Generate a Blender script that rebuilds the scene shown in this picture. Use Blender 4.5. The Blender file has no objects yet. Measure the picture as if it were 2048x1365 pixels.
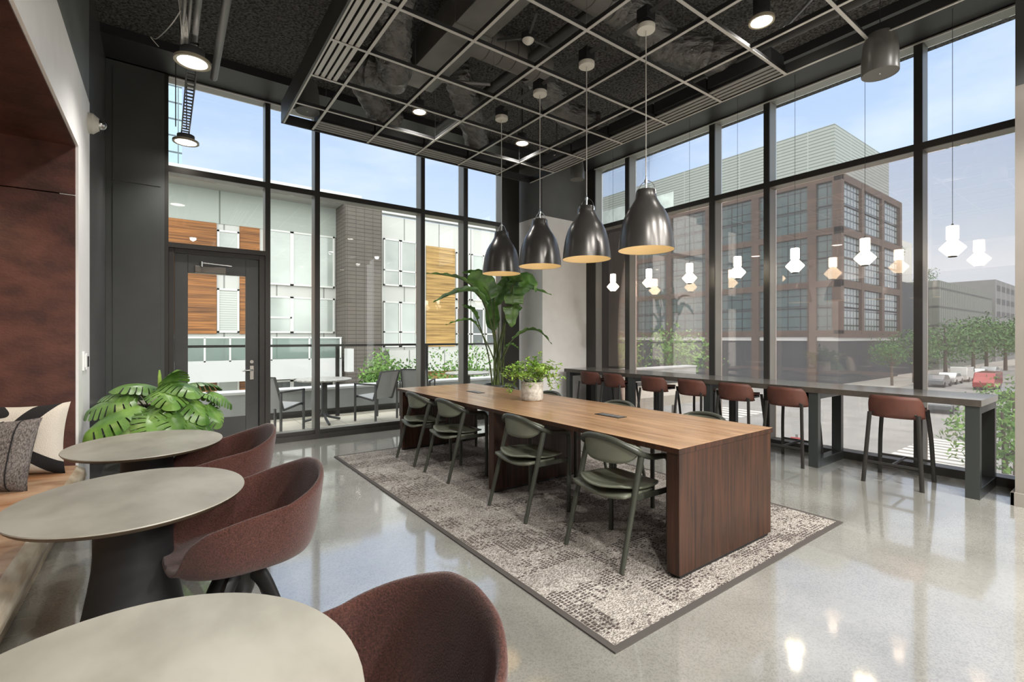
import bpy, math, random
from mathutils import Vector, Matrix, noise
random.seed(7)
SC = bpy.context.scene
COL = SC.collection
PI = math.pi
R = math.radians

# ------------------------------------------------------------------ camera
F = 953.0; HY = 676.0; CAMH = 1.4; YAW = R(36.15)
cam_d = bpy.data.cameras.new('camera'); cam = bpy.data.objects.new('camera', cam_d); COL.objects.link(cam)
cam_d.sensor_width = 36; cam_d.lens = F / 2048 * 36
cam_d.shift_y = (682.5 - HY) / 2048 * -1
cam_d.clip_start = 0.05; cam_d.clip_end = 600
cam.location = (0, 0, CAMH); cam.rotation_euler = (PI / 2, 0, -YAW)
SC.camera = cam
SC.view_settings.view_transform = 'Standard'; SC.view_settings.look = 'None'
SC.view_settings.gamma = 1; SC.view_settings.use_curve_mapping = False
SC.view_settings.exposure = 1.15

# ------------------------------------------------------------------ sky
def world():
    w = bpy.data.worlds.new('sky'); SC.world = w; w.use_nodes = True
    nt = w.node_tree; N = nt.nodes; L = nt.links
    for n in list(N): N.remove(n)
    out = N.new('ShaderNodeOutputWorld'); bg = N.new('ShaderNodeBackground'); L.new(bg.outputs[0], out.inputs[0])
    tc = N.new('ShaderNodeTexCoord'); sx = N.new('ShaderNodeSeparateXYZ'); L.new(tc.outputs['Generated'], sx.inputs[0])
    cr = N.new('ShaderNodeValToRGB'); L.new(sx.outputs['Z'], cr.inputs[0])
    e = cr.color_ramp.elements
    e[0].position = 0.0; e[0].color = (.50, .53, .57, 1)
    e[1].position = 0.85; e[1].color = (2.6, 2.6, 2.6, 1)  # overhead sky, above the view, brightened to send more light down
    for p, c in ((.10, (.46, .51, .57, 1)), (.22, (.39, .46, .57, 1)), (.38, (.30, .38, .56, 1)), (.60, (.27, .35, .55, 1))):
        x = e.new(p); x.color = c
    mp = N.new('ShaderNodeMapping'); mp.inputs['Scale'].default_value = (1.5, 1.5, 4.5); L.new(tc.outputs['Generated'], mp.inputs[0])
    nz = N.new('ShaderNodeTexNoise'); nz.inputs['Scale'].default_value = 1.6; nz.inputs['Detail'].default_value = 7; nz.inputs['Roughness'].default_value = .55
    L.new(mp.outputs[0], nz.inputs[0])
    cl = N.new('ShaderNodeValToRGB'); cl.color_ramp.elements[0].position = .5; cl.color_ramp.elements[1].position = .78
    cl.color_ramp.elements[0].color = (0, 0, 0, 1); cl.color_ramp.elements[1].color = (.6, .6, .6, 1)
    L.new(nz.outputs[0], cl.inputs[0])
    mx = N.new('ShaderNodeMix'); mx.data_type = 'RGBA'
    L.new(cl.outputs[0], mx.inputs[0]); L.new(cr.outputs[0], mx.inputs[6]); mx.inputs[7].default_value = (.60, .61, .64, 1)
    # unseen half of the sky behind the camera, brightened to add light
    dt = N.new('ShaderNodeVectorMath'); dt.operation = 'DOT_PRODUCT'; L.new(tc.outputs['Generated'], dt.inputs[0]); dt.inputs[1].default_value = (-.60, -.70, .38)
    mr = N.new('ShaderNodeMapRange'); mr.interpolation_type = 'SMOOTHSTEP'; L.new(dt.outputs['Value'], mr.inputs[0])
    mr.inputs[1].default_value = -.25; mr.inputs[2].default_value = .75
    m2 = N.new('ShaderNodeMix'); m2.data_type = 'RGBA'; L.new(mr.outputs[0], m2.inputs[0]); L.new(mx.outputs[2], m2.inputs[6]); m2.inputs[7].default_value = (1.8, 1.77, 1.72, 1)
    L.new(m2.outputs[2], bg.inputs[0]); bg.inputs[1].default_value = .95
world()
# ------------------------------------------------------------------ helpers
def srgb(h):
    c = [int(h[i:i + 2], 16) / 255 for i in (0, 2, 4)]
    return tuple((x / 12.92 if x <= .04045 else ((x + .055) / 1.055) ** 2.4) for x in c)

def tag(o, label=None, cat=None, group=None, kind=None):
    if label: o['label'] = label
    if cat: o['category'] = cat
    if group: o['group'] = group
    if kind: o['kind'] = kind
    return o

def thing(name, label=None, cat=None, loc=(0, 0, 0), rz=0, group=None, kind=None, parent=None):
    o = bpy.data.objects.new(name, None); COL.objects.link(o)
    o.location = loc; o.rotation_euler = (0, 0, rz); o.empty_display_size = .1
    if parent is not None:
        o.parent = parent
    return tag(o, label, cat, group, kind)

KIDS = {}
def copy_tree(o, parent=None):
    c = o.copy(); COL.objects.link(c)
    if parent is not None: c.parent = parent
    for ch in [x for x in KIDS.get(o.name, [])]:
        k = copy_tree(ch, c)
        KIDS.setdefault(c.name, []).append(k)
    return c

class MB:
    def __init__(s): s.v = []; s.f = []
    def add(s, vs, fs):
        n = len(s.v); s.v += [tuple(p) for p in vs]; s.f += [tuple(i + n for i in f) for f in fs]; return s
    def box(s, x0, x1, y0, y1, z0, z1):
        return s.add([(x0, y0, z0), (x1, y0, z0), (x1, y1, z0), (x0, y1, z0), (x0, y0, z1), (x1, y0, z1), (x1, y1, z1), (x0, y1, z1)],
                     [(0, 3, 2, 1), (4, 5, 6, 7), (0, 1, 5, 4), (1, 2, 6, 5), (2, 3, 7, 6), (3, 0, 4, 7)])
    def bar(s, p0, p1, w, h, up=(0, 0, 1)):
        p0 = Vector(p0); p1 = Vector(p1); d = (p1 - p0).normalized(); up = Vector(up)
        if abs(d.dot(up)) > .99: up = Vector((1, 0, 0))
        a = d.cross(up).normalized() * w / 2; b = a.cross(d).normalized() * h / 2
        vs = [p0 - a - b, p0 + a - b, p0 + a + b, p0 - a + b, p1 - a - b, p1 + a - b, p1 + a + b, p1 - a + b]
        return s.add(vs, [(0, 1, 2, 3), (7, 6, 5, 4), (0, 4, 5, 1), (1, 5, 6, 2), (2, 6, 7, 3), (3, 7, 4, 0)])
    def tube(s, path, r, n=10, caps=True, sq=None):
        P = [Vector(p) for p in path]; m = len(P)
        rs = r if isinstance(r, (list, tuple)) else [r] * m
        T = []
        for i in range(m):
            t = (P[min(i + 1, m - 1)] - P[max(i - 1, 0)]); T.append(t.normalized())
        up = Vector((0, 0, 1)) if abs(T[0].z) < .9 else Vector((1, 0, 0))
        a = T[0].cross(up).normalized(); base = len(s.v)
        for i in range(m):
            a = (a - T[i] * a.dot(T[i])).normalized(); b = T[i].cross(a)
            for k in range(n):
                t = 2 * PI * k / n
                ca, sa = math.cos(t), math.sin(t)
                if sq: s.v.append(tuple(P[i] + a * ca * rs[i] * sq[0] + b * sa * rs[i] * sq[1]))
                else: s.v.append(tuple(P[i] + a * ca * rs[i] + b * sa * rs[i]))
        for i in range(m - 1):
            for k in range(n):
                k2 = (k + 1) % n
                s.f.append((base + i * n + k, base + i * n + k2, base + (i + 1) * n + k2, base + (i + 1) * n + k))
        if caps:
            s.f.append(tuple(base + k for k in reversed(range(n)))); s.f.append(tuple(base + (m - 1) * n + k for k in range(n)))
        return s
    def cyl(s, p0, p1, r0, r1=None, n=16):
        return s.tube([p0, p1], [r0, r0 if r1 is None else r1], n)
    def lathe(s, prof, c=(0, 0, 0), n=32, sx=1, sy=1, cap0=False, cap1=False):
        base = len(s.v); m = len(prof)
        for r, z in prof:
            for k in range(n):
                t = 2 * PI * k / n; s.v.append((c[0] + r * sx * math.cos(t), c[1] + r * sy * math.sin(t), c[2] + z))
        for i in range(m - 1):
            for k in range(n):
                k2 = (k + 1) % n
                s.f.append((base + i * n + k, base + i * n + k2, base + (i + 1) * n + k2, base + (i + 1) * n + k))
        if cap0: s.f.append(tuple(base + k for k in reversed(range(n))))
        if cap1: s.f.append(tuple(base + (m - 1) * n + k for k in range(n)))
        return s
    def prism(s, poly, axis, a0, a1):
        # poly: 2D points; axis 'x': (a, p0, p1); 'y': (p0, a, p1); 'z': (p0, p1, a)
        def P(p, a): return {'x': (a, p[0], p[1]), 'y': (p[0], a, p[1]), 'z': (p[0], p[1], a)}[axis]
        n = len(poly); vs = [P(p, a0) for p in poly] + [P(p, a1) for p in poly]
        return s.add(vs, [tuple(reversed(range(n))), tuple(range(n, 2 * n))] + [(i, (i + 1) % n, (i + 1) % n + n, i + n) for i in range(n)])
    def grid(s, fn, nu, nv, closed=False):
        base = len(s.v)
        for i in range(nu + (0 if closed else 1)):
            for j in range(nv + 1): s.v.append(tuple(fn(i / nu, j / nv)))
        for i in range(nu):
            i2 = (i + 1) % nu if closed else i + 1
            for j in range(nv):
                s.f.append((base + i * (nv + 1) + j, base + i2 * (nv + 1) + j, base + i2 * (nv + 1) + j + 1, base + i * (nv + 1) + j + 1))
        return s
    def build(s, name, mt, parent=None, smooth=False, bevel=0, solid=0, off=0, world=False, kind=None, label=None, sub=0, ang=40, mats=None, fmat=None):
        me = bpy.data.meshes.new(name); me.from_pydata(s.v, [], s.f); me.update()
        me.materials.append(mt)
        for m2 in (mats or []): me.materials.append(m2)
        if fmat:
            for i, k in enumerate(fmat): me.polygons[i].material_index = k
        if smooth:
            me.polygons.foreach_set('use_smooth', [True] * len(me.polygons))
            if ang < 180: me.set_sharp_from_angle(angle=R(ang))
        o = bpy.data.objects.new(name, me); COL.objects.link(o)
        if parent is not None:
            o.parent = parent; KIDS.setdefault(parent.name, []).append(o)
            if world:
                m = Matrix.Translation(parent.location) @ parent.rotation_euler.to_matrix().to_4x4()
                if parent.parent is not None and parent.matrix_parent_inverse != Matrix.Identity(4): m = Matrix.Identity(4)
                o.matrix_parent_inverse = m.inverted()
        if solid:
            q = o.modifiers.new('solid', 'SOLIDIFY'); q.thickness = solid; q.offset = off
        if bevel:
            q = o.modifiers.new('bevel', 'BEVEL'); q.width = bevel; q.segments = 2; q.limit_method = 'ANGLE'; q.angle_limit = R(35)
        if sub:
            q = o.modifiers.new('sub', 'SUBSURF'); q.levels = sub; q.render_levels = sub
        if kind: o['kind'] = kind
        if label: o['label'] = label
        return o

def smooth_path(pts, n=8):
    """Catmull-Rom through pts"""
    P = [Vector(p) for p in pts]; out = []
    for i in range(len(P) - 1):
        p0 = P[max(i - 1, 0)]; p1 = P[i]; p2 = P[i + 1]; p3 = P[min(i + 2, len(P) - 1)]
        for k in range(n):
            t = k / n
            out.append(.5 * ((2 * p1) + (p2 - p0) * t + (2 * p0 - 5 * p1 + 4 * p2 - p3) * t * t + (3 * p1 - p0 - 3 * p2 + p3) * t ** 3))
    out.append(P[-1]); return out

# ------------------------------------------------------------------ materials
def nodes(name):
    m = bpy.data.materials.new(name); m.use_nodes = True
    nt = m.node_tree; b = nt.nodes['Principled BSDF']
    return m, nt.nodes, nt.links, b

def mat(name, col, rough=.5, metal=0, var=0, scale=6, bump=0, bscale=60, stretch=(1, 1, 1), coat=0, col2=None, detail=4, spec=.5, rvar=0, ramp=(.35, .65), bdist=.02, em=None, ems=0, sheen=0):
    m, N, L, b = nodes(name)
    if isinstance(col, str): col = srgb(col)
    if isinstance(col2, str): col2 = srgb(col2)
    b.inputs['Base Color'].default_value = (*col, 1); b.inputs['Roughness'].default_value = rough; b.inputs['Metallic'].default_value = metal
    b.inputs['Specular IOR Level'].default_value = spec
    if coat: b.inputs['Coat Weight'].default_value = coat; b.inputs['Coat Roughness'].default_value = .1
    if sheen: b.inputs['Sheen Weight'].default_value = sheen
    if em: b.inputs['Emission Color'].default_value = (*em, 1); b.inputs['Emission Strength'].default_value = ems
    tc = N.new('ShaderNodeTexCoord'); mp = N.new('ShaderNodeMapping'); mp.inputs['Scale'].default_value = stretch
    L.new(tc.outputs['Object'], mp.inputs[0])
    if var or col2:
        nz = N.new('ShaderNodeTexNoise'); nz.inputs['Scale'].default_value = scale; nz.inputs['Detail'].default_value = detail
        L.new(mp.outputs[0], nz.inputs[0])
        cr = N.new('ShaderNodeValToRGB'); L.new(nz.outputs[0], cr.inputs[0])
        cr.color_ramp.elements[0].position = ramp[0]; cr.color_ramp.elements[1].position = ramp[1]
        c1 = tuple(max(0, x * (1 - var)) for x in col); c2 = col2 if col2 else tuple(min(1, x * (1 + var)) for x in col)
        cr.color_ramp.elements[0].color = (*c1, 1); cr.color_ramp.elements[1].color = (*c2, 1)
        L.new(cr.outputs[0], b.inputs['Base Color'])
    if bump:
        n2 = N.new('ShaderNodeTexNoise'); n2.inputs['Scale'].default_value = bscale; n2.inputs['Detail'].default_value = 5
        L.new(mp.outputs[0], n2.inputs[0]); bp = N.new('ShaderNodeBump'); bp.inputs['Strength'].default_value = bump; bp.inputs['Distance'].default_value = bdist
        L.new(n2.outputs[0], bp.inputs['Height']); L.new(bp.outputs[0], b.inputs['Normal'])
    return m

def glass(name, tint=(.96, .98, .97), haze=0, hcol=(.8, .82, .84), refl=1.0, gcol=(1, 1, 1)):
    m, N, L, b = nodes(name); N.remove(b); out = N['Material Output']
    tr = N.new('ShaderNodeBsdfTransparent'); tr.inputs[0].default_value = (*tint, 1)
    src = tr
    if haze:
        df = N.new('ShaderNodeBsdfTranslucent'); df.inputs[0].default_value = (*hcol, 1)
        mh = N.new('ShaderNodeMixShader'); mh.inputs[0].default_value = haze
        L.new(tr.outputs[0], mh.inputs[1]); L.new(df.outputs[0], mh.inputs[2]); src = mh
    gl = N.new('ShaderNodeBsdfGlossy'); gl.inputs['Roughness'].default_value = .0; gl.inputs[0].default_value = (*gcol, 1)
    fr = N.new('ShaderNodeFresnel'); fr.inputs[0].default_value = 1.5
    mu = N.new('ShaderNodeMath'); mu.operation = 'MULTIPLY'; mu.inputs[1].default_value = refl; mu.use_clamp = True; L.new(fr.outputs[0], mu.inputs[0])
    mx = N.new('ShaderNodeMixShader'); L.new(mu.outputs[0], mx.inputs[0]); L.new(src.outputs[0], mx.inputs[1]); L.new(gl.outputs[0], mx.inputs[2])
    L.new(mx.outputs[0], out.inputs[0]); return m

def emis(name, col, s):
    m, N, L, b = nodes(name); b.inputs['Base Color'].default_value = (*col, 1)
    b.inputs['Emission Color'].default_value = (*col, 1); b.inputs['Emission Strength'].default_value = s; return m

def m_floor():
    m, N, L, b = nodes('polished_concrete')
    tc = N.new('ShaderNodeTexCoord')
    n1 = N.new('ShaderNodeTexNoise'); n1.inputs['Scale'].default_value = .9; n1.inputs['Detail'].default_value = 6; L.new(tc.outputs['Object'], n1.inputs[0])
    c1 = N.new('ShaderNodeValToRGB'); c1.color_ramp.elements[0].color = (.24, .235, .205, 1); c1.color_ramp.elements[1].color = (.40, .395, .355, 1)
    c1.color_ramp.elements[0].position = .35; c1.color_ramp.elements[1].position = .65; L.new(n1.outputs[0], c1.inputs[0])
    n2 = N.new('ShaderNodeTexVoronoi'); n2.inputs['Scale'].default_value = 150; L.new(tc.outputs['Object'], n2.inputs[0])
    sp = N.new('ShaderNodeSeparateColor'); L.new(n2.outputs['Color'], sp.inputs[0])
    c2 = N.new('ShaderNodeValToRGB'); c2.color_ramp.elements[0].color = (.80, .80, .80, 1); c2.color_ramp.elements[1].color = (1.1, 1.1, 1.1, 1)
    c2.color_ramp.elements[0].position = .1; c2.color_ramp.elements[1].position = .6; L.new(sp.outputs[0], c2.inputs[0])
    mx = N.new('ShaderNodeMix'); mx.data_type = 'RGBA'; mx.blend_type = 'MULTIPLY'; mx.inputs[0].default_value = .75
    L.new(c1.outputs[0], mx.inputs[6]); L.new(c2.outputs[0], mx.inputs[7]); L.new(mx.outputs[2], b.inputs['Base Color'])
    b.inputs['Roughness'].default_value = .14; b.inputs['Specular IOR Level'].default_value = .5
    b.inputs['Coat Weight'].default_value = 1; b.inputs['Coat IOR'].default_value = 3.0; b.inputs['Coat Roughness'].default_value = .07
    n3 = N.new('ShaderNodeTexNoise'); n3.inputs['Scale'].default_value = 2.5; L.new(tc.outputs['Object'], n3.inputs[0])
    c3 = N.new('ShaderNodeMapRange'); c3.inputs[3].default_value = .15; c3.inputs[4].default_value = .35; L.new(n3.outputs[0], c3.inputs[0]); L.new(c3.outputs[0], b.inputs['Roughness'])
    return m

def m_rug():
    m, N, L, b = nodes('woven_rug'); tc = N.new('ShaderNodeTexCoord')
    def V(op, a, bb):
        n = N.new('ShaderNodeVectorMath'); n.operation = op; L.new(a, n.inputs[0]); n.inputs[1].default_value = bb; return n.outputs[0]
    def snap(sx, sy):
        return V('SNAP', tc.outputs['Object'], (sx, sy, 10))
    def wn(vec):
        n = N.new('ShaderNodeTexWhiteNoise'); n.noise_dimensions = '3D'; L.new(vec, n.inputs[0]); return n.outputs[0]
    def nz(vec, sc, det=2):
        n = N.new('ShaderNodeTexNoise'); n.inputs['Scale'].default_value = sc; n.inputs['Detail'].default_value = det; L.new(vec, n.inputs[0]); return n.outputs[0]
    def M(op, a, c):
        n = N.new('ShaderNodeMath'); n.operation = op
        for i, q in enumerate((a, c)):
            if isinstance(q, (int, float)): n.inputs[i].default_value = q
            else: L.new(q, n.inputs[i])
        return n.outputs[0]
    # dark square stitches in blocky clusters
    cell = snap(.030, .020)
    dots = wn(cell)
    blocks = wn(snap(.36, .22)); band = nz(V('MULTIPLY', snap(.09, .04), (1, 2.2, 1)), 2.6, 3)
    mask = M('ADD', M('MULTIPLY', blocks, .35), M('MULTIPLY', band, 1.0))
    thr = M('SUBTRACT', mask, .30)
    frac = N.new('ShaderNodeVectorMath'); frac.operation = 'FRACTION'; L.new(V('DIVIDE', tc.outputs['Object'], (.030, .020, 1)), frac.inputs[0])
    sx = N.new('ShaderNodeSeparateXYZ'); L.new(frac.outputs[0], sx.inputs[0])
    inx = M('LESS_THAN', sx.outputs[0], .72); iny = M('LESS_THAN', sx.outputs[1], .62)
    dot = M('MULTIPLY', M('MULTIPLY', M('LESS_THAN', dots, M('MULTIPLY', M('SUBTRACT', mask, .63), 3.4)), inx), iny)
    fine = wn(snap(.009, .0035)); tone = nz(snap(.18, .12), 3.0, 1)
    cr = N.new('ShaderNodeValToRGB'); L.new(M('ADD', M('MULTIPLY', fine, .55), M('MULTIPLY', tone, .5)), cr.inputs[0])
    e = cr.color_ramp.elements; e[0].position = .2; e[0].color = (*srgb('504a46'), 1); e[1].position = .8; e[1].color = (*srgb('c8c2ba'), 1)
    g = e.new(.5); g.color = (*srgb('8c857d'), 1)
    mx = N.new('ShaderNodeMix'); mx.data_type = 'RGBA'; L.new(M('MULTIPLY', dot, .85), mx.inputs[0]); L.new(cr.outputs[0], mx.inputs[6]); mx.inputs[7].default_value = (*srgb('3a2f2e'), 1)
    L.new(mx.outputs[2], b.inputs['Base Color']); b.inputs['Roughness'].default_value = .95; b.inputs['Specular IOR Level'].default_value = .1
    bp = N.new('ShaderNodeBump'); bp.inputs['Strength'].default_value = .5; bp.inputs['Distance'].default_value = .004; L.new(fine, bp.inputs['Height']); L.new(bp.outputs[0], b.inputs['Normal'])
    return m

def m_wood(name, c1, c2, stretch, rough=.35, scale=3.0, coat=0):
    m, N, L, b = nodes(name); tc = N.new('ShaderNodeTexCoord'); mp = N.new('ShaderNodeMapping'); mp.inputs['Scale'].default_value = stretch
    L.new(tc.outputs['Object'], mp.inputs[0])
    n1 = N.new('ShaderNodeTexNoise'); n1.inputs['Scale'].default_value = scale; n1.inputs['Detail'].default_value = 8; n1.inputs['Roughness'].default_value = .62; n1.inputs['Distortion'].default_value = .6
    L.new(mp.outputs[0], n1.inputs[0])
    cr = N.new('ShaderNodeValToRGB'); L.new(n1.outputs[0], cr.inputs[0])
    cr.color_ramp.elements[0].position = .36; cr.color_ramp.elements[1].position = .66
    cr.color_ramp.elements[0].color = (*srgb(c1), 1); cr.color_ramp.elements[1].color = (*srgb(c2), 1)
    L.new(cr.outputs[0], b.inputs['Base Color']); b.inputs['Roughness'].default_value = rough
    if coat: b.inputs['Coat Weight'].default_value = coat
    return m

def m_lines(name, c1, c2, axis, period, duty=.5, rough=.7, noise_amt=0, axis2=None, period2=1, duty2=.05, c3=None, em=0):
    """stripes along one object axis, optional second set of lines"""
    m, N, L, b = nodes(name); tc = N.new('ShaderNodeTexCoord'); sx = N.new('ShaderNodeSeparateXYZ'); L.new(tc.outputs['Object'], sx.inputs[0])
    def line(ax, per, du):
        d = N.new('ShaderNodeMath'); d.operation = 'DIVIDE'; L.new(sx.outputs[ax], d.inputs[0]); d.inputs[1].default_value = per
        f = N.new('ShaderNodeMath'); f.operation = 'FRACT'; L.new(d.outputs[0], f.inputs[0])
        l = N.new('ShaderNodeMath'); l.operation = 'LESS_THAN'; L.new(f.outputs[0], l.inputs[0]); l.inputs[1].default_value = du; return l.outputs[0]
    a = line(axis, period, duty)
    mx = N.new('ShaderNodeMix'); mx.data_type = 'RGBA'; L.new(a, mx.inputs[0]); mx.inputs[6].default_value = (*srgb(c1), 1); mx.inputs[7].default_value = (*srgb(c2), 1)
    o = mx.outputs[2]
    if axis2 is not None:
        for ax in (axis2 if isinstance(axis2, tuple) else (axis2,)):
            q = line(ax, period2, duty2); m2 = N.new('ShaderNodeMix'); m2.data_type = 'RGBA'; L.new(q, m2.inputs[0]); L.new(o, m2.inputs[6]); m2.inputs[7].default_value = (*srgb(c3 or c2), 1); o = m2.outputs[2]
    if noise_amt:
        nz = N.new('ShaderNodeTexNoise'); nz.inputs['Scale'].default_value = 1.2; nz.inputs['Detail'].default_value = 5; L.new(tc.outputs['Object'], nz.inputs[0])
        mr = N.new('ShaderNodeMapRange'); mr.inputs[3].default_value = 1 - noise_amt; mr.inputs[4].default_value = 1 + noise_amt; L.new(nz.outputs[0], mr.inputs[0])
        vm = N.new('ShaderNodeVectorMath'); vm.operation = 'SCALE'; L.new(o, vm.inputs[0]); L.new(mr.outputs[0], vm.inputs['Scale']); o = vm.outputs[0]
    L.new(o, b.inputs['Base Color']); b.inputs['Roughness'].default_value = rough; return m

M = {}
M['floor'] = m_floor()
M['rug'] = m_rug()
M['rug_edge'] = mat('rug_edging', '4c4743', .9)
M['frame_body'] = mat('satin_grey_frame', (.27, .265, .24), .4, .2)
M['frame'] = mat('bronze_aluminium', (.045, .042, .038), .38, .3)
M['steel_paint'] = mat('charcoal_paint', (.06, .061, .06), .32, 0, var=.12, scale=2)
M['panel_dark'] = mat('dark_wall_panel', (.072, .076, .074), .34, 0, var=.15, scale=1.2)
M['panel_sheen'] = mat('grey_gloss_wall', (.10, .10, .10), .22, 0, var=.2, scale=1.5, bump=.05, bscale=3)
M['concrete'] = mat('painted_grey_wall', (.135, .14, .132), .6, 0, var=.15, scale=1.6, bump=.1, bscale=20)
M['concrete_dark'] = mat('dark_grey_wall', (.075, .078, .076), .55, 0, var=.18, scale=1.6, bump=.1, bscale=20)
M['white'] = mat('white_wall_paint', (.88, .87, .85), .55, 0, var=.02)
M['taupe'] = mat('taupe_wall_paint', (.26, .235, .205), .6, 0, var=.03)
M['ceiling'] = mat('sprayed_ceiling', (.075, .072, .067), .95, 0, var=.85, scale=42, bump=1.0, bscale=38, detail=8, bdist=.06)
M['soffit'] = mat('dark_soffit', (.022, .022, .022), .5)
M['black'] = mat('black_satin', (.012, .012, .012), .35)
M['matte_black'] = mat('matte_black', (.014, .014, .015), .6)
M['grid_white'] = mat('ceiling_grid_metal', (.50, .49, .46), .35, .2)
M['slat_grey'] = mat('grey_slat_metal', (.20, .195, .185), .4)
M['speaker'] = mat('speaker_shell', (.11, .108, .10), .35)
M['grid_web'] = mat('ceiling_grid_web', (.02, .02, .02), .5)
M['duct'] = mat('painted_duct', (.14, .14, .13), .5, .1, var=.15, scale=4)
M['spiral'] = m_lines('spiral_duct', '66635e', '2a2927', 0, .16, .06, .5, .2)
M['pipe'] = mat('painted_pipe', (.045, .045, .043), .45)
M['conduit'] = mat('grey_conduit', (.20, .20, .195), .4, .4)
M['flex'] = mat('wrapped_duct', (.12, .118, .112), .36, 0, var=.25, scale=9, bump=1.0, bscale=7, stretch=(1, 1, 2.2), spec=.7, bdist=.09)
M['offwhite'] = mat('off_white_plastic', (.62, .60, .53), .4)
M['chrome'] = mat('brushed_steel', (.55, .55, .53), .22, 1)
M['walnut'] = m_wood('walnut_veneer', '23130b', '4a2b1a', (26, 26, 1.1), .38, 1.6)
M['walnut_top_sheen'] = m_wood('walnut_top_sheen', '8c6a4b', 'ba946e', (14, .9, 8), .30, 1.4, coat=.15)  # same walnut as the panels, sky reflection painted in as a paler colour
M['niche'] = mat('rust_leather_panel', (.050, .017, .011), .6, 0, col2=(.115, .040, .026), scale=5, detail=8, stretch=(1, 1, 1.6), bump=.1, bscale=40)
M['tan'] = mat('tan_leather', '9a6c48', .42, 0, col2='cfae8c', scale=3, stretch=(1, 2.5, 1), bump=.35, bscale=6, detail=6)
M['cream'] = mat('cream_leather', 'b09c80', .5, 0, col2='d8ccb6', scale=8, stretch=(1, .6, 3), bump=.1, bscale=30)
M['bench_wood'] = mat('pale_wood_plinth', '8f7f6a', .6, 0, col2='b8a88f', scale=6, stretch=(6, .6, 6))
M['top_stone'] = mat('pale_stone_laminate', '928e81', .40, 0, col2='aaa699', scale=3.5, detail=8, stretch=(1.6, 1, 1))
M['top_edge'] = mat('bevelled_brown_edge', '5a4c3a', .5)
M['fabric'] = mat('mauve_wool', '2d1b17', .95, 0, col2='5e3b32', scale=190, detail=3, ramp=(.25, .75), bump=.3, bscale=220, sheen=.25, spec=.2)
M['green'] = mat('moss_green_lacquer', (.16, .17, .125), .38, 0, var=.05)
M['green_dark'] = mat('dark_green_lacquer', (.055, .059, .046), .36)
M['stool'] = mat('terracotta_leather', '4e2b1f', .6, 0, col2='5f3629', scale=7)
M['stool_leg'] = mat('dark_brown_stool_frame', (.024, .022, .019), .4)
M['counter'] = mat('grey_counter_laminate', '7b7872', .24, 0, var=.10, scale=10, stretch=(1, .3, 1), coat=.5)
M['counter_edge'] = mat('brown_grey_counter_edge', '47413a', .45, 0, var=.15, scale=14)
M['leg_green'] = mat('charcoal_steel_frame', (.035, .040, .038), .32)
M['bell'] = mat('gunmetal_shade', (.085, .08, .074), .28, .6)
M['bell_in'] = mat('cream_enamel', (.75, .64, .42), .5, em=(1.0, .80, .45), ems=.0)
M['cord'] = mat('pale_cord', (.50, .49, .46), .5)
M['cord_dark'] = mat('dark_cord', (.03, .03, .03), .5)
M['lantern'] = emis('lit_opal_glass', (1.0, .90, .74), 6.0)
M['lantern_low'] = emis('lit_ribbed_glass', (1.0, .86, .62), 2.2)
M['can_lens'] = emis('lit_downlight_lens', (1, .93, .83), 9)
M['bronze_ring'] = mat('bronze_ring', (.45, .40, .30), .35, .3)
M['glass'] = glass('clear_glass', (.95, .97, .96), refl=.55)
M['glass_haze'] = glass('hazy_glass', (.90, .89, .88), haze=.08, hcol=(.85, .83, .80), refl=2.0, gcol=(1, .84, .74))
M['leaf'] = mat('monstera_leaf', '33551f', .33, 0, col2='6c9244', scale=6, spec=.6)
M['leaf_light'] = mat('young_leaf', '6d9a34', .4, 0, col2='b0cf68', scale=12)
M['leaf_mid'] = mat('pale_monstera_leaf', '44702a', .35, 0, col2='7da24c', scale=6)
M['leaf_bird'] = mat('banana_like_leaf', '3a6428', .33, 0, col2='6f9f45', scale=5, spec=.6)
M['stem'] = mat('green_stem', '37451f', .5, 0, col2='5d6a38', scale=8)
M['pot_grey'] = mat('grey_planter', (.06, .065, .065), .5)
M['pot_white'] = mat('speckled_ceramic', 'a8a196', .6, 0, col2='d2ccc0', scale=30, detail=6)
M['soil'] = mat('soil', (.03, .02, .014), .95, 0, bump=.8, bscale=60)
M['pil_grey'] = mat('grey_herringbone', '4c4744', .95, 0, col2='8a837e', scale=150, stretch=(1, 1, .5), bump=.4, bscale=150)
M['pil_black'] = mat('black_wool', (.012, .012, .013), .95)

# ------------------------------------------------------------------ room shell
XL = -.522; XR = 6.36; YB = 6.91; ZC = 4.6
fl = MB().box(-1.9, 6.7, -5.6, 7.12, -.25, 0).build('floor', M['floor'], kind='structure')
MB().box(-1.9, 6.9, -5.6, 7.2, ZC, ZC + .3).build('ceiling', M['ceiling'], kind='structure')
MB().box(5.62, XR + .2, -.2, YB + .2, 4.5, ZC - .001).build('trim_1', M['soffit'], kind='structure')
MB().box(XL, 5.62, 6.35, YB + .2, 4.5, ZC - .001).build('trim_2', M['soffit'], kind='structure')
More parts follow.
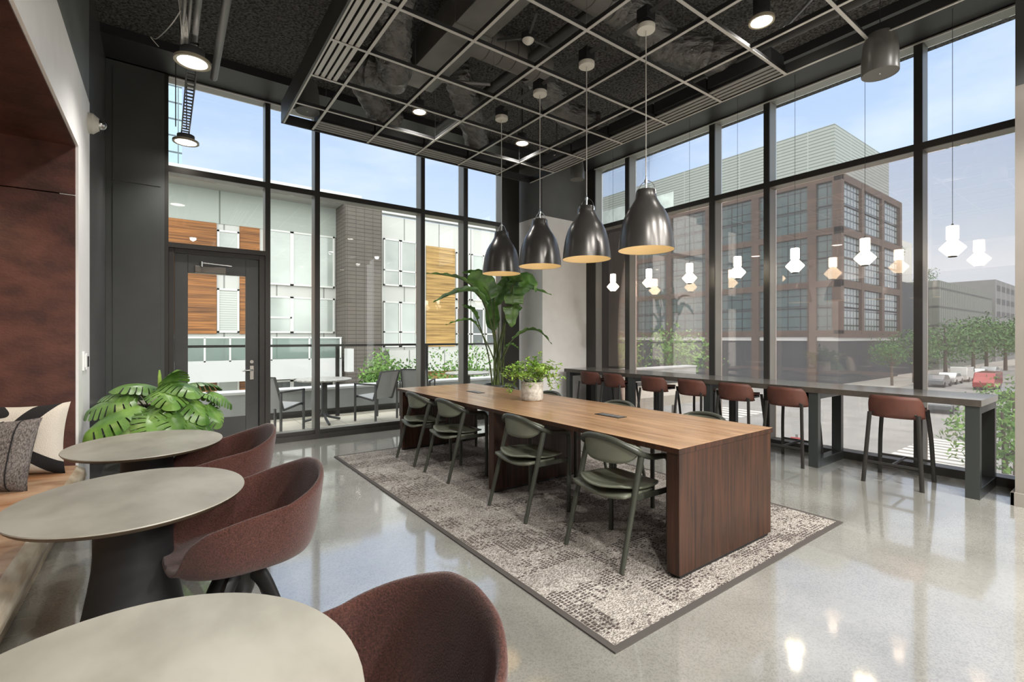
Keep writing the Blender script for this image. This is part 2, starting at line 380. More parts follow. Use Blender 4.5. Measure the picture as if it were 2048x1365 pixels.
# left wall
wl = thing('wall_left', kind='structure', loc=(XL, 2, 0))
MB().box(XL - .25, XL, 5.475, YB + .2, 0, ZC).build('gloss_panel', M['panel_sheen'], wl, world=True)
MB().box(XL - .25, XL, -5.6, 5.475, 3.425, ZC).build('upper_wall', M['concrete'], wl, world=True)
pw = MB().box(XL - .10, XL + .004, 4.81, 5.475, 0, 3.425).box(XL - .10, XL + .004, -5.6, 4.81, 2.84, 3.425)
pw.build('white_surround', M['white'], wl, world=True)
pl = MB().box(-1.75, XL - .012, 4.80, 5.1, 0, 2.462).box(-1.75, XL - .012, 4.80, 5.1, 2.470, 2.84)
pl.build('leather_end_panel', M['niche'], wl, world=True, bevel=.003)
MB().box(-1.75, XL - .012, -5.6, 4.80, 2.83, 3.1).build('leather_top_panel', M['niche'], wl, world=True)
MB().box(-1.78, -1.70, -5.6, 4.80, 0, 2.83).build('leather_back_panel', M['niche'], wl, world=True)
# back wall solid part left of the door
wb = thing('wall_back', kind='structure', loc=(-.2, YB, 0))
b = MB().box(XL, .006, YB, YB + .25, 0, ZC)
b.box(XL + .06, -.03, YB - .008, YB, .06, 3.12).box(XL + .06, -.03, YB - .008, YB, 3.16, 4.42)
b.build('metal_panel', M['panel_dark'], wb, world=True, bevel=.002)
MB().box(XL, .04, YB - .03, YB + .01, 4.5, 4.54).build('top_trim', M['panel_dark'], wb, world=True)
# corner pier
wc = thing('wall_corner', kind='structure', loc=(5.8, 6.8, 0))
MB().box(5.301, XR + .3, 6.36, 7.36, 0, 3.525).build('white_lower_wall', M['white'], wc, world=True)
MB().box(5.302, XR + .3, 6.361, 7.36, 3.525, ZC).build('grey_upper_wall', M['concrete'], wc, world=True)
MB().box(-1.9, 6.9, -5.8, -5.6, 0, ZC).build('wall_rear', M['taupe'], kind='structure')  # unseen wall, added to keep bright sky reflections off the window glass
# right end wall
we = thing('wall_right', kind='structure', loc=(6.2, -.5, 0))
MB().box(5.74, 6.75, -1.6, .735, 0, 3.5).build('lower_wall', M['taupe'], we, world=True)
MB().box(5.741, 6.75, -1.6, .734, 3.5, ZC).build('upper_wall', M['concrete_dark'], we, world=True)
MB().box(5.715, 5.74, -1.6, .76, 0, .11).box(5.715, 6.3, .735, .76, 0, .11).build('baseboard_right', M['taupe'], kind='structure', bevel=.003)

# windows of the back wall: a bay each
BX = [(.006, .044), (1.068, 1.128), (1.683, 1.749), (3.276, 3.341), (4.054, 4.131), (4.826, 5.301)]
TZ = (3.36, 3.432); HZ = 4.48; GY = 7.09
def win_back(i, door=False):
    a = BX[i][1]; c = BX[i + 1][0]
    t = thing('window_%d' % (i + 1), kind='structure', loc=((a + c) / 2, YB, 0))
    f = MB(); g = MB()
    def fb(x0, x1, z0, z1, d0=0):
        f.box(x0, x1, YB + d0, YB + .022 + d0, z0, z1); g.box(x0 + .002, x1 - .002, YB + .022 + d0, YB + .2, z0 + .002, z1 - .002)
    fb(BX[i][0], BX[i][1], 0, HZ + .02); fb(a, c, TZ[0], TZ[1]); fb(a, c, HZ, HZ + .06)
    if not door: fb(a, c, 0, .07); fb(a, c, .07, .12, .03)
    else: fb(a, c, 2.47, 2.53)
    if i == 4: fb(BX[5][0], BX[5][1] - .09, 0, HZ + .02)
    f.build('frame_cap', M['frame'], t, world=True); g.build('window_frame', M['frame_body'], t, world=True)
    MB().box(a, c, GY, GY + .012, TZ[1], HZ).build('upper_pane', M['glass'], t, world=True)
    MB().box(a, c, GY, GY + .012, 2.53 if door else .12, TZ[0]).build('lower_pane', M['glass'], t, world=True)
for i in range(5): win_back(i, i == 0)
# right wall windows
RY = [(.735, .80), (1.481, 1.554), (3.032, 3.105), (3.795, 3.88), (5.352, 5.434), (6.135, 6.36)]
def win_right(i):
    a = RY[i][1]; c = RY[i + 1][0]
    t = thing('window_%d' % (i + 6), kind='structure', loc=(XR, (a + c) / 2, 0))
    f = MB(); g = MB()
    def fb(y0, y1, z0, z1):
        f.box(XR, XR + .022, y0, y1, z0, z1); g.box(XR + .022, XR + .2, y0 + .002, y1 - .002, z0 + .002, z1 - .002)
    if i != 0: fb(RY[i][0], RY[i][1], 0, HZ + .02)
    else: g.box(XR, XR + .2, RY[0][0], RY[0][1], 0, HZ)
    fb(a, c, TZ[0], TZ[1]); fb(a, c, HZ, HZ + .06); fb(a, c, 0, .085)
    if i == 4: fb(RY[5][0], RY[5][1], 0, HZ + .02)
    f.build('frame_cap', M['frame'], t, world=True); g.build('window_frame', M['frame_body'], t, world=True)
    MB().box(XR + .18, XR + .192, a, c, TZ[1], HZ).build('upper_pane', M['glass'], t, world=True)
    MB().box(XR + .18, XR + .192, a, c, .085, TZ[0]).build('lower_pane', M['glass_haze'], t, world=True)
for i in range(5): win_right(i)
# door
dr = thing('door_1', kind='structure', loc=(.55, 7.0, 0))
f = MB().box(.044, .10, YB + .02, YB + .19, 0, 2.47).box(1.0, 1.068, YB + .02, YB + .19, 0, 2.47).box(.10, 1.0, YB + .02, YB + .19, 2.41, 2.47)
f.build('door_frame', M['frame'], dr, world=True, bevel=.004)
lf = MB()
lx0, lx1 = .102, .998; gx0, gx1 = .235, .85
lf.box(lx0, gx0, YB + .06, YB + .11, .01, 2.405).box(gx1, lx1, YB + .06, YB + .11, .01, 2.405)
lf.box(gx0, gx1, YB + .06, YB + .11, .01, .40).box(gx0, gx1, YB + .06, YB + .11, 2.19, 2.405)
lf.build('door_leaf', M['steel_paint'], dr, world=True, bevel=.004)
MB().box(gx0, gx1, YB + .08, YB + .09, .40, 2.19).build('door_pane', M['glass'], dr, world=True)
h = MB().box(.895, .94, YB + .045, YB + .06, .86, 1.04)
h.build('handle_plate', M['chrome'], dr, world=True, bevel=.002)
h = MB().tube(smooth_path([(.915, YB + .045, .985), (.915, YB, .985), (.89, YB - .01, .985), (.80, YB - .005, .98)], 5), .011, 10)
h.build('door_handle', M['chrome'], dr, world=True, smooth=True)
MB().cyl((.915, YB + .03, 1.09), (.915, YB + .06, 1.09), .022, n=16).build('lock_cylinder', M['chrome'], dr, world=True)
MB().box(.30, .63, YB - .0, YB + .06, 2.19, 2.275).build('door_closer', mat('closer_bronze', (.16, .145, .125), .35, .5), dr, world=True, bevel=.008)
MB().bar((.37, YB - .02, 2.31), (.69, YB + .03, 2.30), .02, .012).cyl((.37, YB - .02, 2.26), (.37, YB - .02, 2.325), .016).build('closer_arm', M['chrome'], dr, world=True)

# switch plates, camera sensor on the white jamb
def lsw(y, z, w, hh, dark):
    t = thing('wall_switch', loc=(XL + .004, y, z)); 
    MB().box(0, .012, -w / 2, w / 2, -hh / 2, hh / 2).build('plate', M['white'], t, bevel=.002)
    (MB().box(.012, .02, -w / 5, w / 5, -hh / 3, hh / 3)).build('rocker', M['black'] if dark else M['white'], t, bevel=.002)
    return t
tag(lsw(5.06, 1.215, .085, .15, False), 'white light switch plate on white wall end, left of the pair', 'switch')
tag(lsw(5.22, 1.205, .075, .13, True), 'white card reader plate with dark slot on white wall end', 'card reader')
t = thing('security_camera', 'small white wall security camera with dark dome above switches', 'camera', (XL + .004, 5.40, 3.23))
MB().lathe([(.001, 0), (.085, 0), (.085, .03), (.05, .07), (.001, .07)], n=20).build('housing', M['offwhite'], t, smooth=True).rotation_euler = (0, PI / 2, 0)
MB().lathe([(.045, .06), (.045, .075), (.035, .10), (.018, .115), (.001, .12)], n=20).build('dome', M['chrome'], t, smooth=True).rotation_euler = (0, PI / 2, 0)

# ------------------------------------------------------------------ rug
rg = thing('area_rug', 'large grey patterned rug with dark stitches under long wooden table', 'rug', (2.875, 3.59, 0))
MB().box(1.645, 4.105, 1.465, 5.71, 0.001, .009).build('rug_pile', M['rug'], rg, world=True)
e = MB()
for bx in ((1.61, 4.14, 1.43, 1.465), (1.61, 4.14, 5.71, 5.745), (1.61, 1.645, 1.465, 5.71), (4.105, 4.14, 1.465, 5.71)): e.box(*bx, .001, .0085)
e.build('rug_border', M['rug_edge'], rg, world=True)

# ------------------------------------------------------------------ communal table
TT = .765
ct = thing('communal_table', 'long walnut communal table with slab panel legs on patterned rug', 'table', (2.92, 3.67, .009))
MB().box(2.37, 3.475, 1.632, 5.70, TT - .032, TT).build('tabletop', M['walnut_top_sheen'], ct, world=True, bevel=.002)
MB().box(2.371, 3.474, 1.6315, 1.64, TT - .033, TT - .0015).box(2.3695, 2.378, 1.632, 5.70, TT - .033, TT - .0015).build('top_edging', M['walnut'], ct, world=True)
for y0 in (1.636, 3.53, 5.54):
    MB().box(2.378, 3.455, y0, y0 + .085, .030, TT - .033).build('panel_leg', M['walnut'], ct, world=True, bevel=.003)
    MB().box(2.40, 3.43, y0 + .01, y0 + .075, .009, .030).build('plinth', M['matte_black'], ct, world=True)
for y in (4.74, 2.66):
    o = MB().box(2.885, 2.985, y - .13, y + .13, TT, TT + .004).build('power_outlet', M['black'], ct, world=True, bevel=.001)
    s = MB()
    for k in range(4): s.box(2.90, 2.97, y - .11 + k * .056, y - .11 + k * .056 + .04, TT + .004, TT + .006)
    s.build('socket', M['conduit'], o)

# ------------------------------------------------------------------ green armchairs
def sgrid(name, fn, nu, nv, mt, par, th, **k):
    return MB().grid(fn, nu, nv).build(name, mt, par, smooth=True, solid=th, ang=180, **k)
def make_green():
    t = thing('dining_armchair')
    # seat: dished round-cornered plate
    def seat(u, v):
        a = (u * 2 - 1); b = (v * 2 - 1)
        x = a * math.sqrt(1 - b * b * .42); y = b * math.sqrt(1 - a * a * .42)
        X = .022 + x * .235; Y = y * .232
        z = .462 + .022 * (b * b) - .018 * max(0, a) ** 2 - .012 * (1 - a * a) + .012 * max(0, -a) ** 2
        return (X, Y, z)
    sgrid('seat', seat, 14, 14, M['green'], t, .012)
    ap = MB()
    ap.grid(lambda u, v: (-.05 + .26 * (u - .5) * 1.0, (v * 2 - 1) * .225, .454 - .035 * (1 - (v * 2 - 1) ** 2) * (1 - u) - .01), 6, 10)
    ap.build('seat_apron', M['green'], t, smooth=True, solid=.02, ang=180)
    def back(u, v):
        s = u * 2 - 1                     # -1..1 across
        ang = s * 1.12
        y = .232 * math.sin(ang) / math.sin(1.12); x = -.165 + .125 * (1 - math.cos(ang)) / (1 - math.cos(1.12)) * .9
        top = .775 - .050 * s * s; bot = .612 + .085 * abs(s) ** 5 + .02 * s * s
        lean = .022 * (1 - v)
        return (x + lean, y, bot + (top - bot) * v)
    sgrid('backrest', back, 20, 6, M['green'], t, .016)
    rail = smooth_path([(.115, -.25, .655), (.03, -.252, .664), (-.045, -.243, .688), (-.10, -.21, .722), (-.15, -.12, .762), (-.166, 0, .775), (-.15, .12, .762), (-.10, .21, .722), (-.045, .243, .688), (.03, .252, .664), (.115, .25, .655)], 5)
    MB().tube(rail, .019, 10).build('top_rail', M['green_dark'], t, smooth=True)
    for s in (-1, 1):
        p = smooth_path([(.115, .25 * s, .655), (.175, .249 * s, .648), (.208, .248 * s, .62), (.214, .248 * s, .56), (.214, .248 * s, .30), (.212, .248 * s, .009)], 5)
        MB().tube(p, .018, 10).build('leg', M['green_dark'], t, smooth=True)
        MB().tube([(-.035, .236 * s, .69), (-.10, .238 * s, .45), (-.225, .245 * s, .009)], [.020, .019, .015], 10).build('leg', M['green_dark'], t, smooth=True)
        MB().bar((-.11, .232 * s, .425), (.21, .240 * s, .425), .016, .035).build('side_rail', M['green_dark'], t, bevel=.004)
    return t
g0 = make_green()
GL = [('moss green armchair nearest the camera on the near side of the walnut table', 2.125, 0),
      ('moss green armchair at the middle table panel, second from the camera on the near side', 3.06, 0),
      ('moss green armchair third from the camera on the near side of the walnut table', 4.27, 0),
      ('moss green armchair on the near side of the table, farthest from the camera', 5.01, 0),
      ('moss green armchair across the walnut table, its back nearest the camera and the front outlet', 2.22, 1),
      ('moss green armchair across the walnut table, second back beyond the front outlet', 3.12, 1),
      ('moss green armchair across the walnut table behind the small potted plant', 4.15, 1),
      ('moss green armchair across the table at the far end, hidden behind the small plant', 4.95, 1)]
for i, (lab, y, side) in enumerate(GL):
    o = g0 if i == 0 else copy_tree(g0)
    o.location = (2.405 if not side else 3.44, y, 0); o.rotation_euler = (0, 0, (R([-1, 0, 1, -1][i % 4])) + (PI if side else 0))
    tag(o, lab, 'chair', 'green armchairs around the communal table')

# ------------------------------------------------------------------ window counter and stools
cn = thing('window_counter', 'long grey bar-height counter on charcoal loop legs along the windows', 'counter', (6.02, 3.55, 0))
MB().box(5.655, 6.352, .925, 6.19, .805, .863).build('countertop', M['counter'], cn, world=True, bevel=.003)
MB().box(5.652, 5.656, .925, 6.19, .805, .8625).build('front_edge', M['counter_edge'], cn, world=True)
for y in (.935, 2.19, 3.44, 4.69, 6.06):
    g = MB().box(5.665, 5.735, y, y + .095, 0, .804).box(6.28, 6.35, y, y + .095, 0, .804).box(5.735, 6.28, y, y + .095, 0, .09).box(5.735, 6.28, y, y + .095, .74, .804)
    g.build('loop_leg', M['leg_green'], cn, world=True, bevel=.002)
for y in (2.32, 4.82):
    MB().box(5.80, 5.86, y, y + .05, .73, .804).build('outlet_box', M['matte_black'], cn, world=True, bevel=.004)
def make_stool():
    t = thing('bar_stool')
    def back(u, v):
        s = u * 2 - 1; a = abs(s)
        ang = s * 1.35
        y = .208 * math.sin(ang) / math.sin(1.35); x = -.185 + .14 * (1 - math.cos(ang))
        top = .850 - .008 * a - .09 * (max(0, a - .70) / .30) ** 1.6; bot = .640 + .02 * max(0, a - .6)
        ln = -.020 * (v - .3) + .05 * max(0, .25 - v)
        return (x + ln, y, bot + (top - bot) * v)
    sgrid('backrest', back, 22, 6, M['stool'], t, .022)
    def seat(u, v):
        a = (u * 2 - 1); b = (v * 2 - 1)
        x = a * math.sqrt(1 - b * b * .40); y = b * math.sqrt(1 - a * a * .40)
        return (.055 + x * .185, y * .200, .712 + .008 * b * b - .02 * max(0, a) ** 3 + .01 * max(0, -a))
    sgrid('seat', seat, 12, 12, M['stool'], t, .03)
    MB().box(-.15, .18, -.17, .17, .665, .692).build('seat_frame', M['stool_leg'], t, bevel=.01)
    for sx, sy in ((-1, -1), (-1, 1), (1, -1), (1, 1)):
        tp = (-.165, .185 * sy, .680) if sx < 0 else (.205, .175 * sy, .702)
        mid = (-.19, .20 * sy, .40) if sx < 0 else (.235, .20 * sy, .40)
        bt = (-.222, .222 * sy, 0) if sx < 0 else (.272, .215 * sy, 0)
        MB().tube(smooth_path([tp, mid, bt], 5), .016, 8, sq=(1.15, .9)).build('leg', M['stool_leg'], t, smooth=True)
    fr = MB().bar((-.205, -.21, .20), (-.205, .21, .20), .014, .022).bar((.252, -.205, .20), (.252, .205, .20), .014, .022).bar((-.205, 0, .20), (.252, 0, .20), .014, .02)
    fr.build('footrest', M['stool_leg'], t)
    return t
s0 = make_stool()
SL = ['terracotta bar stool nearest the camera, alone in the last counter bay', 'terracotta bar stool just beyond the second loop leg, seen over the table corner',
      'terracotta bar stool third from the camera at the window counter', 'terracotta bar stool fourth from the camera, middle of the seven stools',
      'terracotta bar stool fifth from the camera at the window counter', 'terracotta bar stool second from the far end beside the white wall',
      'terracotta bar stool at the far end of the counter, next to the white wall']
for i, (y, dx, rr) in enumerate(((1.52, 0, 2), (2.50, .0, -1), (3.10, 0, 3), (3.70, .02, -2), (4.30, 0, 2), (5.04, 0, -3), (5.57, .02, 3))):
    o = s0 if i == 0 else copy_tree(s0)
    o.location = (5.745 + dx, y, 0); o.rotation_euler = (0, 0, R(rr)); tag(o, SL[i], 'bar stool', 'terracotta bar stools at the window counter')

# ------------------------------------------------------------------ cafe tables and shell armchairs
def make_cafe():
    t = thing('cafe_table')
    rx, ry = .402, .450
    MB().lathe([(1, -.004), (.996, 0), (.9, 0), (.5, 0), (.001, 0)], (0, 0, .742), 64, rx, ry).lathe([(.001, -.003), (1, -.004)], (0, 0, .742), 64, rx, ry).build('tabletop', M['top_stone'], t, smooth=True, ang=30)
    MB().lathe([(.90, -.024), (.97, -.020), (1, -.004)], (0, 0, .742), 64, rx, ry, cap0=True).build('edge_profile', M['top_edge'], t, smooth=True, ang=60)
    MB().lathe([(.195, .0), (.195, .10), (.19, .16), (.180, .22), (.166, .29), (.150, .38), (.138, .46), (.134, .52), (.134, .717)], (0, 0, 0), 40, cap0=True, cap1=True).build('pedestal', M['matte_black'], t, smooth=True, ang=60)
    return t
c0 = make_cafe()
for i, (x, y, lab) in enumerate(((-.072, 1.04, 'pale stone-topped oval cafe table in the bottom left foreground'), (-.100, 2.545, 'pale stone-topped oval cafe table, second from the camera, over black flared pedestal'),
                    (-.083, 3.75, 'pale stone-topped oval cafe table just in front of the split-leaf plant'), (-.03, 6.42, 'pale-topped oval cafe table mostly hidden behind the split-leaf plant'))):
    o = c0 if i == 0 else copy_tree(c0)
    o.location = (x, y, 0); tag(o, lab, 'table', 'oval cafe tables by the bench')

def make_shell():
    t = thing('shell_armchair')
    def hgt(th):      # th: 0 = front, pi = back
        a = abs(th)
        pts = [(0, .478), (.45, .478), (.62, .50), (.80, .60), (1.0, .65), (1.35, .68), (1.9, .705), (2.3, .750), (2.75, .80), (PI, .812)]
        for (a0, h0), (a1, h1) in zip(pts, pts[1:]):
            if a <= a1:
                q = (a - a0) / (a1 - a0); return h0 + (h1 - h0) * (q * q * (3 - 2 * q) if a1 < 1 else q)
        return .81
    def fn(u, v):
        th = (u * 2 - 1) * PI
        h = hgt(th)
        # plan super-ellipse
        c, s = math.cos(th), math.sin(th)
        n = 2.7
        rr = (abs(c / .29) ** n + abs(s / .305) ** n) ** (-1 / n)
        hh = max(0, (h - .475) / .335)
        if v < .5:
            q = v / .5; k = q * .80; z = .450 + .012 * q ** 3
        else:
            q = (v - .5) / .5; e = math.sin(q * PI / 2)
            k = .80 + (.20) * (q ** .55 if hh > .05 else q); z = .462 + (h - .462) * (q ** 1.6 if hh > .1 else q)
        flare = 1 + .10 * hh * max(0, -c) * max(0, (v - .5) * 2)
        tap = 1 - .06 * max(0, (v - .75) * 4) * (1 if abs(th) < 1.9 else 0) * hh
        return (c * rr * k * flare, s * rr * k * tap, z)
    sh = MB().grid(fn, 72, 18, closed=True)
    sh.build('seat_shell', M['fabric'], t, smooth=True, solid=.026, off=0, ang=180, sub=1)
    MB().lathe([(.10, .400), (.13, .430), (.13, .445)], n=24, cap0=True).build('seat_plate', M['black'], t, smooth=True)
    MB().lathe([(.03, .24), (.045, .28), (.06, .36), (.10, .40)], n=20, cap0=True, cap1=True).build('hub', M['black'], t, smooth=True)
    for k in range(4):
        a = PI / 4 + k * PI / 2; c, s = math.cos(a), math.sin(a)
        p = smooth_path([(c * .02, s * .02, .375), (c * .08, s * .08, .345), (c * .14, s * .14, .25), (c * .20, s * .20, .125), (c * .29, s * .29, .012)], 6)
        n = len(p); MB().tube(p, [.045 - .029 * (i / (n - 1)) for i in range(n)], 10, sq=(.72, 1)).build('leg', M['black'], t, smooth=True)
    return t
a0 = make_shell()
for i, (x, y, r_, lab) in enumerate(((.285, .985, 178, 'mauve wool shell armchair in the bottom foreground by the nearest table'), (.285, 2.43, 184, 'mauve wool shell armchair at the second table, its dark star base in view'),
                     (.285, 3.60, 184, 'mauve wool shell armchair at the farthest bench table, before the door'))):
    o = a0 if i == 0 else copy_tree(a0)
    o.location = (x, y, 0); o.rotation_euler = (0, 0, R(r_)); tag(o, lab, 'armchair', 'mauve shell armchairs at the cafe tables')

# ------------------------------------------------------------------ bench and cushions
bn = thing('bench', 'built-in bench with tan leather seat cushion inside the rust alcove', 'bench', (-1.1, 2.5, 0))
MB().box(-1.69, -.60, -1.4, 4.79, .001, .305).build('base', M['bench_wood'], bn, world=True, bevel=.004)
def cush(u, v):
    y = -1.4 + 6.18 * v
    pts = [(-1.69, .30), (-1.69, .45), (-1.3, .462), (-.9, .462), (-.60, .458), (-.52, .45), (-.478, .42), (-.47, .37), (-.48, .32), (-.51, .305), (-.7, .30)]
    n = len(pts); i = int(round(u * n)) % n; return (pts[i][0], y, pts[i][1] + (.006 * noise.noise(Vector((pts[i][0] * 3, y * 2.2, 0))) if pts[i][1] > .44 else 0))
cu = MB().grid(cush, 11, 80, closed=True)
cu.f.append(tuple(i * 81 for i in range(11))); cu.f.append(tuple(i * 81 + 80 for i in reversed(range(11))))
fm = []
for f in cu.f:
    xs = [cu.v[i] for i in f]; fm.append(1 if min(p[0] for p in xs) > -.56 and len(f) == 4 and max(p[2] for p in xs) < .455 else 0)
cu.build('seat_cushion', M['tan'], bn, world=True, smooth=True, ang=70, mats=[M['cream']], fmat=fm)

def pillow_mat():
    m, N, L, b = nodes('white_wool_black_figure'); tc = N.new('ShaderNodeTexCoord')
    sx = N.new('ShaderNodeSeparateXYZ'); L.new(tc.outputs['Object'], sx.inputs[0])
    def Q(op, *a):
        n = N.new('ShaderNodeMath'); n.operation = op
        for i, q in enumerate(a):
            if isinstance(q, (int, float)): n.inputs[i].default_value = q
            else: L.new(q, n.inputs[i])
        return n.outputs[0]
    X = sx.outputs[0]; Z = sx.outputs[2]
    wob = Q('MULTIPLY', Q('SINE', Q('MULTIPLY', Z, 14.0)), .02)
    c1 = Q('ADD', Q('MULTIPLY', Q('SUBTRACT', Z, .24), .62), Q('ADD', wob, -.02))
    b1 = Q('MULTIPLY', Q('LESS_THAN', Q('ABSOLUTE', Q('SUBTRACT', X, c1)), Q('MULTIPLY', Q('MINIMUM', Q('SUBTRACT', Z, .22), .12), .50)), Q('GREATER_THAN', Z, .22))
    c2 = Q('ADD', Q('MULTIPLY', Q('ADD', X, .04), -.72), .225)
    b2 = Q('MULTIPLY', Q('LESS_THAN', Q('ABSOLUTE', Q('SUBTRACT', Z, c2)), Q('ADD', .035, Q('MULTIPLY', X, .09))), Q('GREATER_THAN', X, -.05))
    e1 = Q('LESS_THAN', Q('ADD', Q('POWER', Q('DIVIDE', Q('ADD', X, .13), .085), 2.0), Q('POWER', Q('DIVIDE', Q('SUBTRACT', Z, Q('ADD', .41, Q('MULTIPLY', X, -.3))), .042), 2.0)), 1.0)
    e2 = Q('LESS_THAN', Q('ADD', Q('POWER', Q('DIVIDE', Q('ADD', X, .20), .07), 2.0), Q('POWER', Q('DIVIDE', Q('SUBTRACT', Z, .25), .10), 2.0)), 1.0)
    lt = N.new('ShaderNodeMath'); lt.operation = 'MAXIMUM'; L.new(Q('MAXIMUM', b1, b2), lt.inputs[0]); L.new(Q('MAXIMUM', e1, e2), lt.inputs[1])
    mx = N.new('ShaderNodeMix'); mx.data_type = 'RGBA'; L.new(lt.outputs[0], mx.inputs[0]); mx.inputs[6].default_value = (*srgb('d5cdbf'), 1); mx.inputs[7].default_value = (*srgb('201f20'), 1)
    L.new(mx.outputs[2], b.inputs['Base Color']); b.inputs['Roughness'].default_value = .95
    n2 = N.new('ShaderNodeTexNoise'); n2.inputs['Scale'].default_value = 180; L.new(tc.outputs['Object'], n2.inputs[0]); bp = N.new('ShaderNodeBump'); bp.inputs['Strength'].default_value = .5; bp.inputs['Distance'].default_value = .01; L.new(n2.outputs[0], bp.inputs['Height']); L.new(bp.outputs[0], b.inputs['Normal'])
    return m
def pillow(name, w, h, th, mt, label, loc, rot):
    t = thing(name, label, 'cushion', loc); t.rotation_euler = rot
    mb = MB()
    def side(sg):
        def fn(u, v):
            a = u * 2 - 1; b = v * 2 - 1
            pin = 1 - .10 * (1 - a * a) * (abs(b) ** 3); pin2 = 1 - .10 * (1 - b * b) * (abs(a) ** 3)
            d = (max(0, 1 - a ** 4)) ** .6 * (max(0, 1 - b ** 4)) ** .6
            return (a * w / 2 * pin2, sg * th / 2 * d, h / 2 + b * h / 2 * pin)
        return fn
    mb.grid(side(-1), 24, 24); n = len(mb.v); mb.grid(side(1), 24, 24)
    c = mb.build('cover', mt, t, smooth=True, ang=180)
    return t
pillow('throw_pillow', .50, .50, .17, pillow_mat(), 'white wool cushion with black curving figure leaning on alcove end', (-.80, 4.58, .452), (R(-10), 0, R(-12)))
pg = pillow('throw_pillow', .50, .46, .16, M['pil_grey'], 'grey herringbone cushion with black stitched lines in front of the white one', (-.91, 4.20, .452), (R(-18), 0, R(-20)))
w, h, th = .50, .46, .16
for k, a in enumerate((-.62, -.2, .22, .64)):
    pts = []
    for j in range(21):
        b = -1 + 2 * j / 20 * .999
        pin = 1 - .10 * (1 - a * a) * (abs(b) ** 3); pin2 = 1 - .10 * (1 - b * b) * (abs(a) ** 3)
        d = (max(0, 1 - a ** 4)) ** .6 * (max(0, 1 - b ** 4)) ** .6
        pts.append((a * w / 2 * pin2, -th / 2 * d - .002, h / 2 + b * h / 2 * pin))
    MB().tube(pts, .0035, 5).build('stitched_cord', M['pil_black'], pg, smooth=True)

# ------------------------------------------------------------------ plants
def frame_from(d, up=(0, 0, 1)):
    d = Vector(d).normalized(); up = Vector(up); s = d.cross(up)
    if s.length < 1e-3: s = Vector((1, 0, 0))
    s.normalize(); n = s.cross(d); return d, s, n
def monstera_leaf(base, d, size, droop, seed, roll=0):
    rnd = random.Random(seed); d, s, n = frame_from(d)
    q = Matrix.Rotation(roll, 3, d); s = q @ s; n = q @ n
    mb = MB()
    def wid(t): return .62 * math.sin(PI * min(1, (t + .16) / 1.16) ** .80) ** .62
    def P(t, w):
        W = wid(max(0, t)) * size; a = abs(w)
        x = (t + (.16 * (t - .12)) * a - (.24 * a ** 1.5 if t < .22 else .24 * a ** 1.5 * max(0, 1 - (t - .22) / .25))) * size
        z = -droop * size * t * t - .30 * size * w * w + .004 * size * math.cos(t * 16 * PI) * a
        return base + d * x + s * (w * W) + n * z
    nl = 8
    for sg in (-1, 1):
        mb.grid(lambda u, v: P(u, sg * v * .46), 14, 3)
        for k in range(nl):
            t0 = k / nl; t1 = (k + 1) / nl
            def lobe(u, v, t0=t0, t1=t1, k=k):
                g = .5 * (t1 - t0) * (.16 + .10 * v) * (1 if 0 < k else .6)
                aa = t0 + g * (k > 0); bb = t1 - g * (k < nl - 1)
                return P(aa + (bb - aa) * u, sg * (.44 + .56 * v * (1 - .07 * (2 * u - 1) ** 4)))
            mb.grid(lobe, 4, 5)
    return mb
mp_ = thing('potted_monstera', 'large split-leaf monstera in floor planter beside the glass door', 'plant', (-.02, 5.15, 0))
MB().lathe([(.15, 0), (.19, .05), (.21, .40), (.21, .44), (.19, .44), (.185, .40)], (-.02, 5.15, 0.001), 32, cap0=True).build('planter', M['pot_grey'], mp_, world=True, smooth=True)
MB().lathe([(.001, .405), (.188, .40)], (-.02, 5.15, 0), 24).build('soil', M['soil'], mp_, world=True)
ML = [  # leaf base (x,y,z), direction, size, droop
 ((-.17, 4.84, .86), (-.85, -.35, -.22), .34, .25), ((-.10, 4.74, .80), (-.45, -.75, -.50), .34, .2), ((-.20, 4.92, .93), (-.9, .1, .02), .28, .4),
 ((.02, 4.90, .98), (.1, -.75, .05), .26, .4), ((.06, 4.95, 1.03), (.35, -.6, .10), .26, .4), ((-.05, 5.05, .98), (-.5, -.3, .35), .24, .5),
 ((.12, 4.9, .92), (.55, -.6, -.25), .26, .4), ((.06, 4.76, .84), (.25, -.8, -.45), .26, .3), ((.24, 4.95, .93), (.85, -.2, -.15), .17, .4),
 ((.30, 4.88, .82), (.5, -.5, -.62), .19, .2), ((.14, 4.74, .74), (.3, -.7, -.6), .20, .3), ((-.04, 4.68, .80), (.0, -.8, -.55), .24, .3),
 ((.03, 5.0, .97), (.1, -.3, .7), .20, .3), ((-.16, 5.0, .94), (-.6, .3, .2), .24, .4), ((.34, 5.0, .92), (.9, -.1, -.28), .18, .4), ((-.26, 4.78, .76), (-.6, -.6, -.55), .26, .3),
 ((.0, 4.86, .90), (-.4, -.8, -.1), .26, .4), ((.14, 5.1, .98), (.5, .1, .2), .22, .5), ((-.05, 4.80, .74), (-.2, -.8, -.6), .24, .2), ((.22, 4.84, .72), (.55, -.6, -.5), .18, .2)]
for i, (bp_, d, sz, dr_) in enumerate(ML):
    c = Vector(bp_); o = monstera_leaf(c, Vector(d), sz, dr_, i, random.uniform(-.4, .4)).build('leaf', M['leaf'] if i % 3 else M['leaf_mid'], mp_, world=True, smooth=True, ang=180)
    root = Vector((-.02 + random.uniform(-.05, .05), 5.12 + random.uniform(-.05, .05), .40))
    mid = root.lerp(c, .55) + Vector((0, 0, .10))
    MB().tube(smooth_path([root, mid, c], 5), .006, 6).build('stem', M['stem'], mp_, world=True, smooth=True)
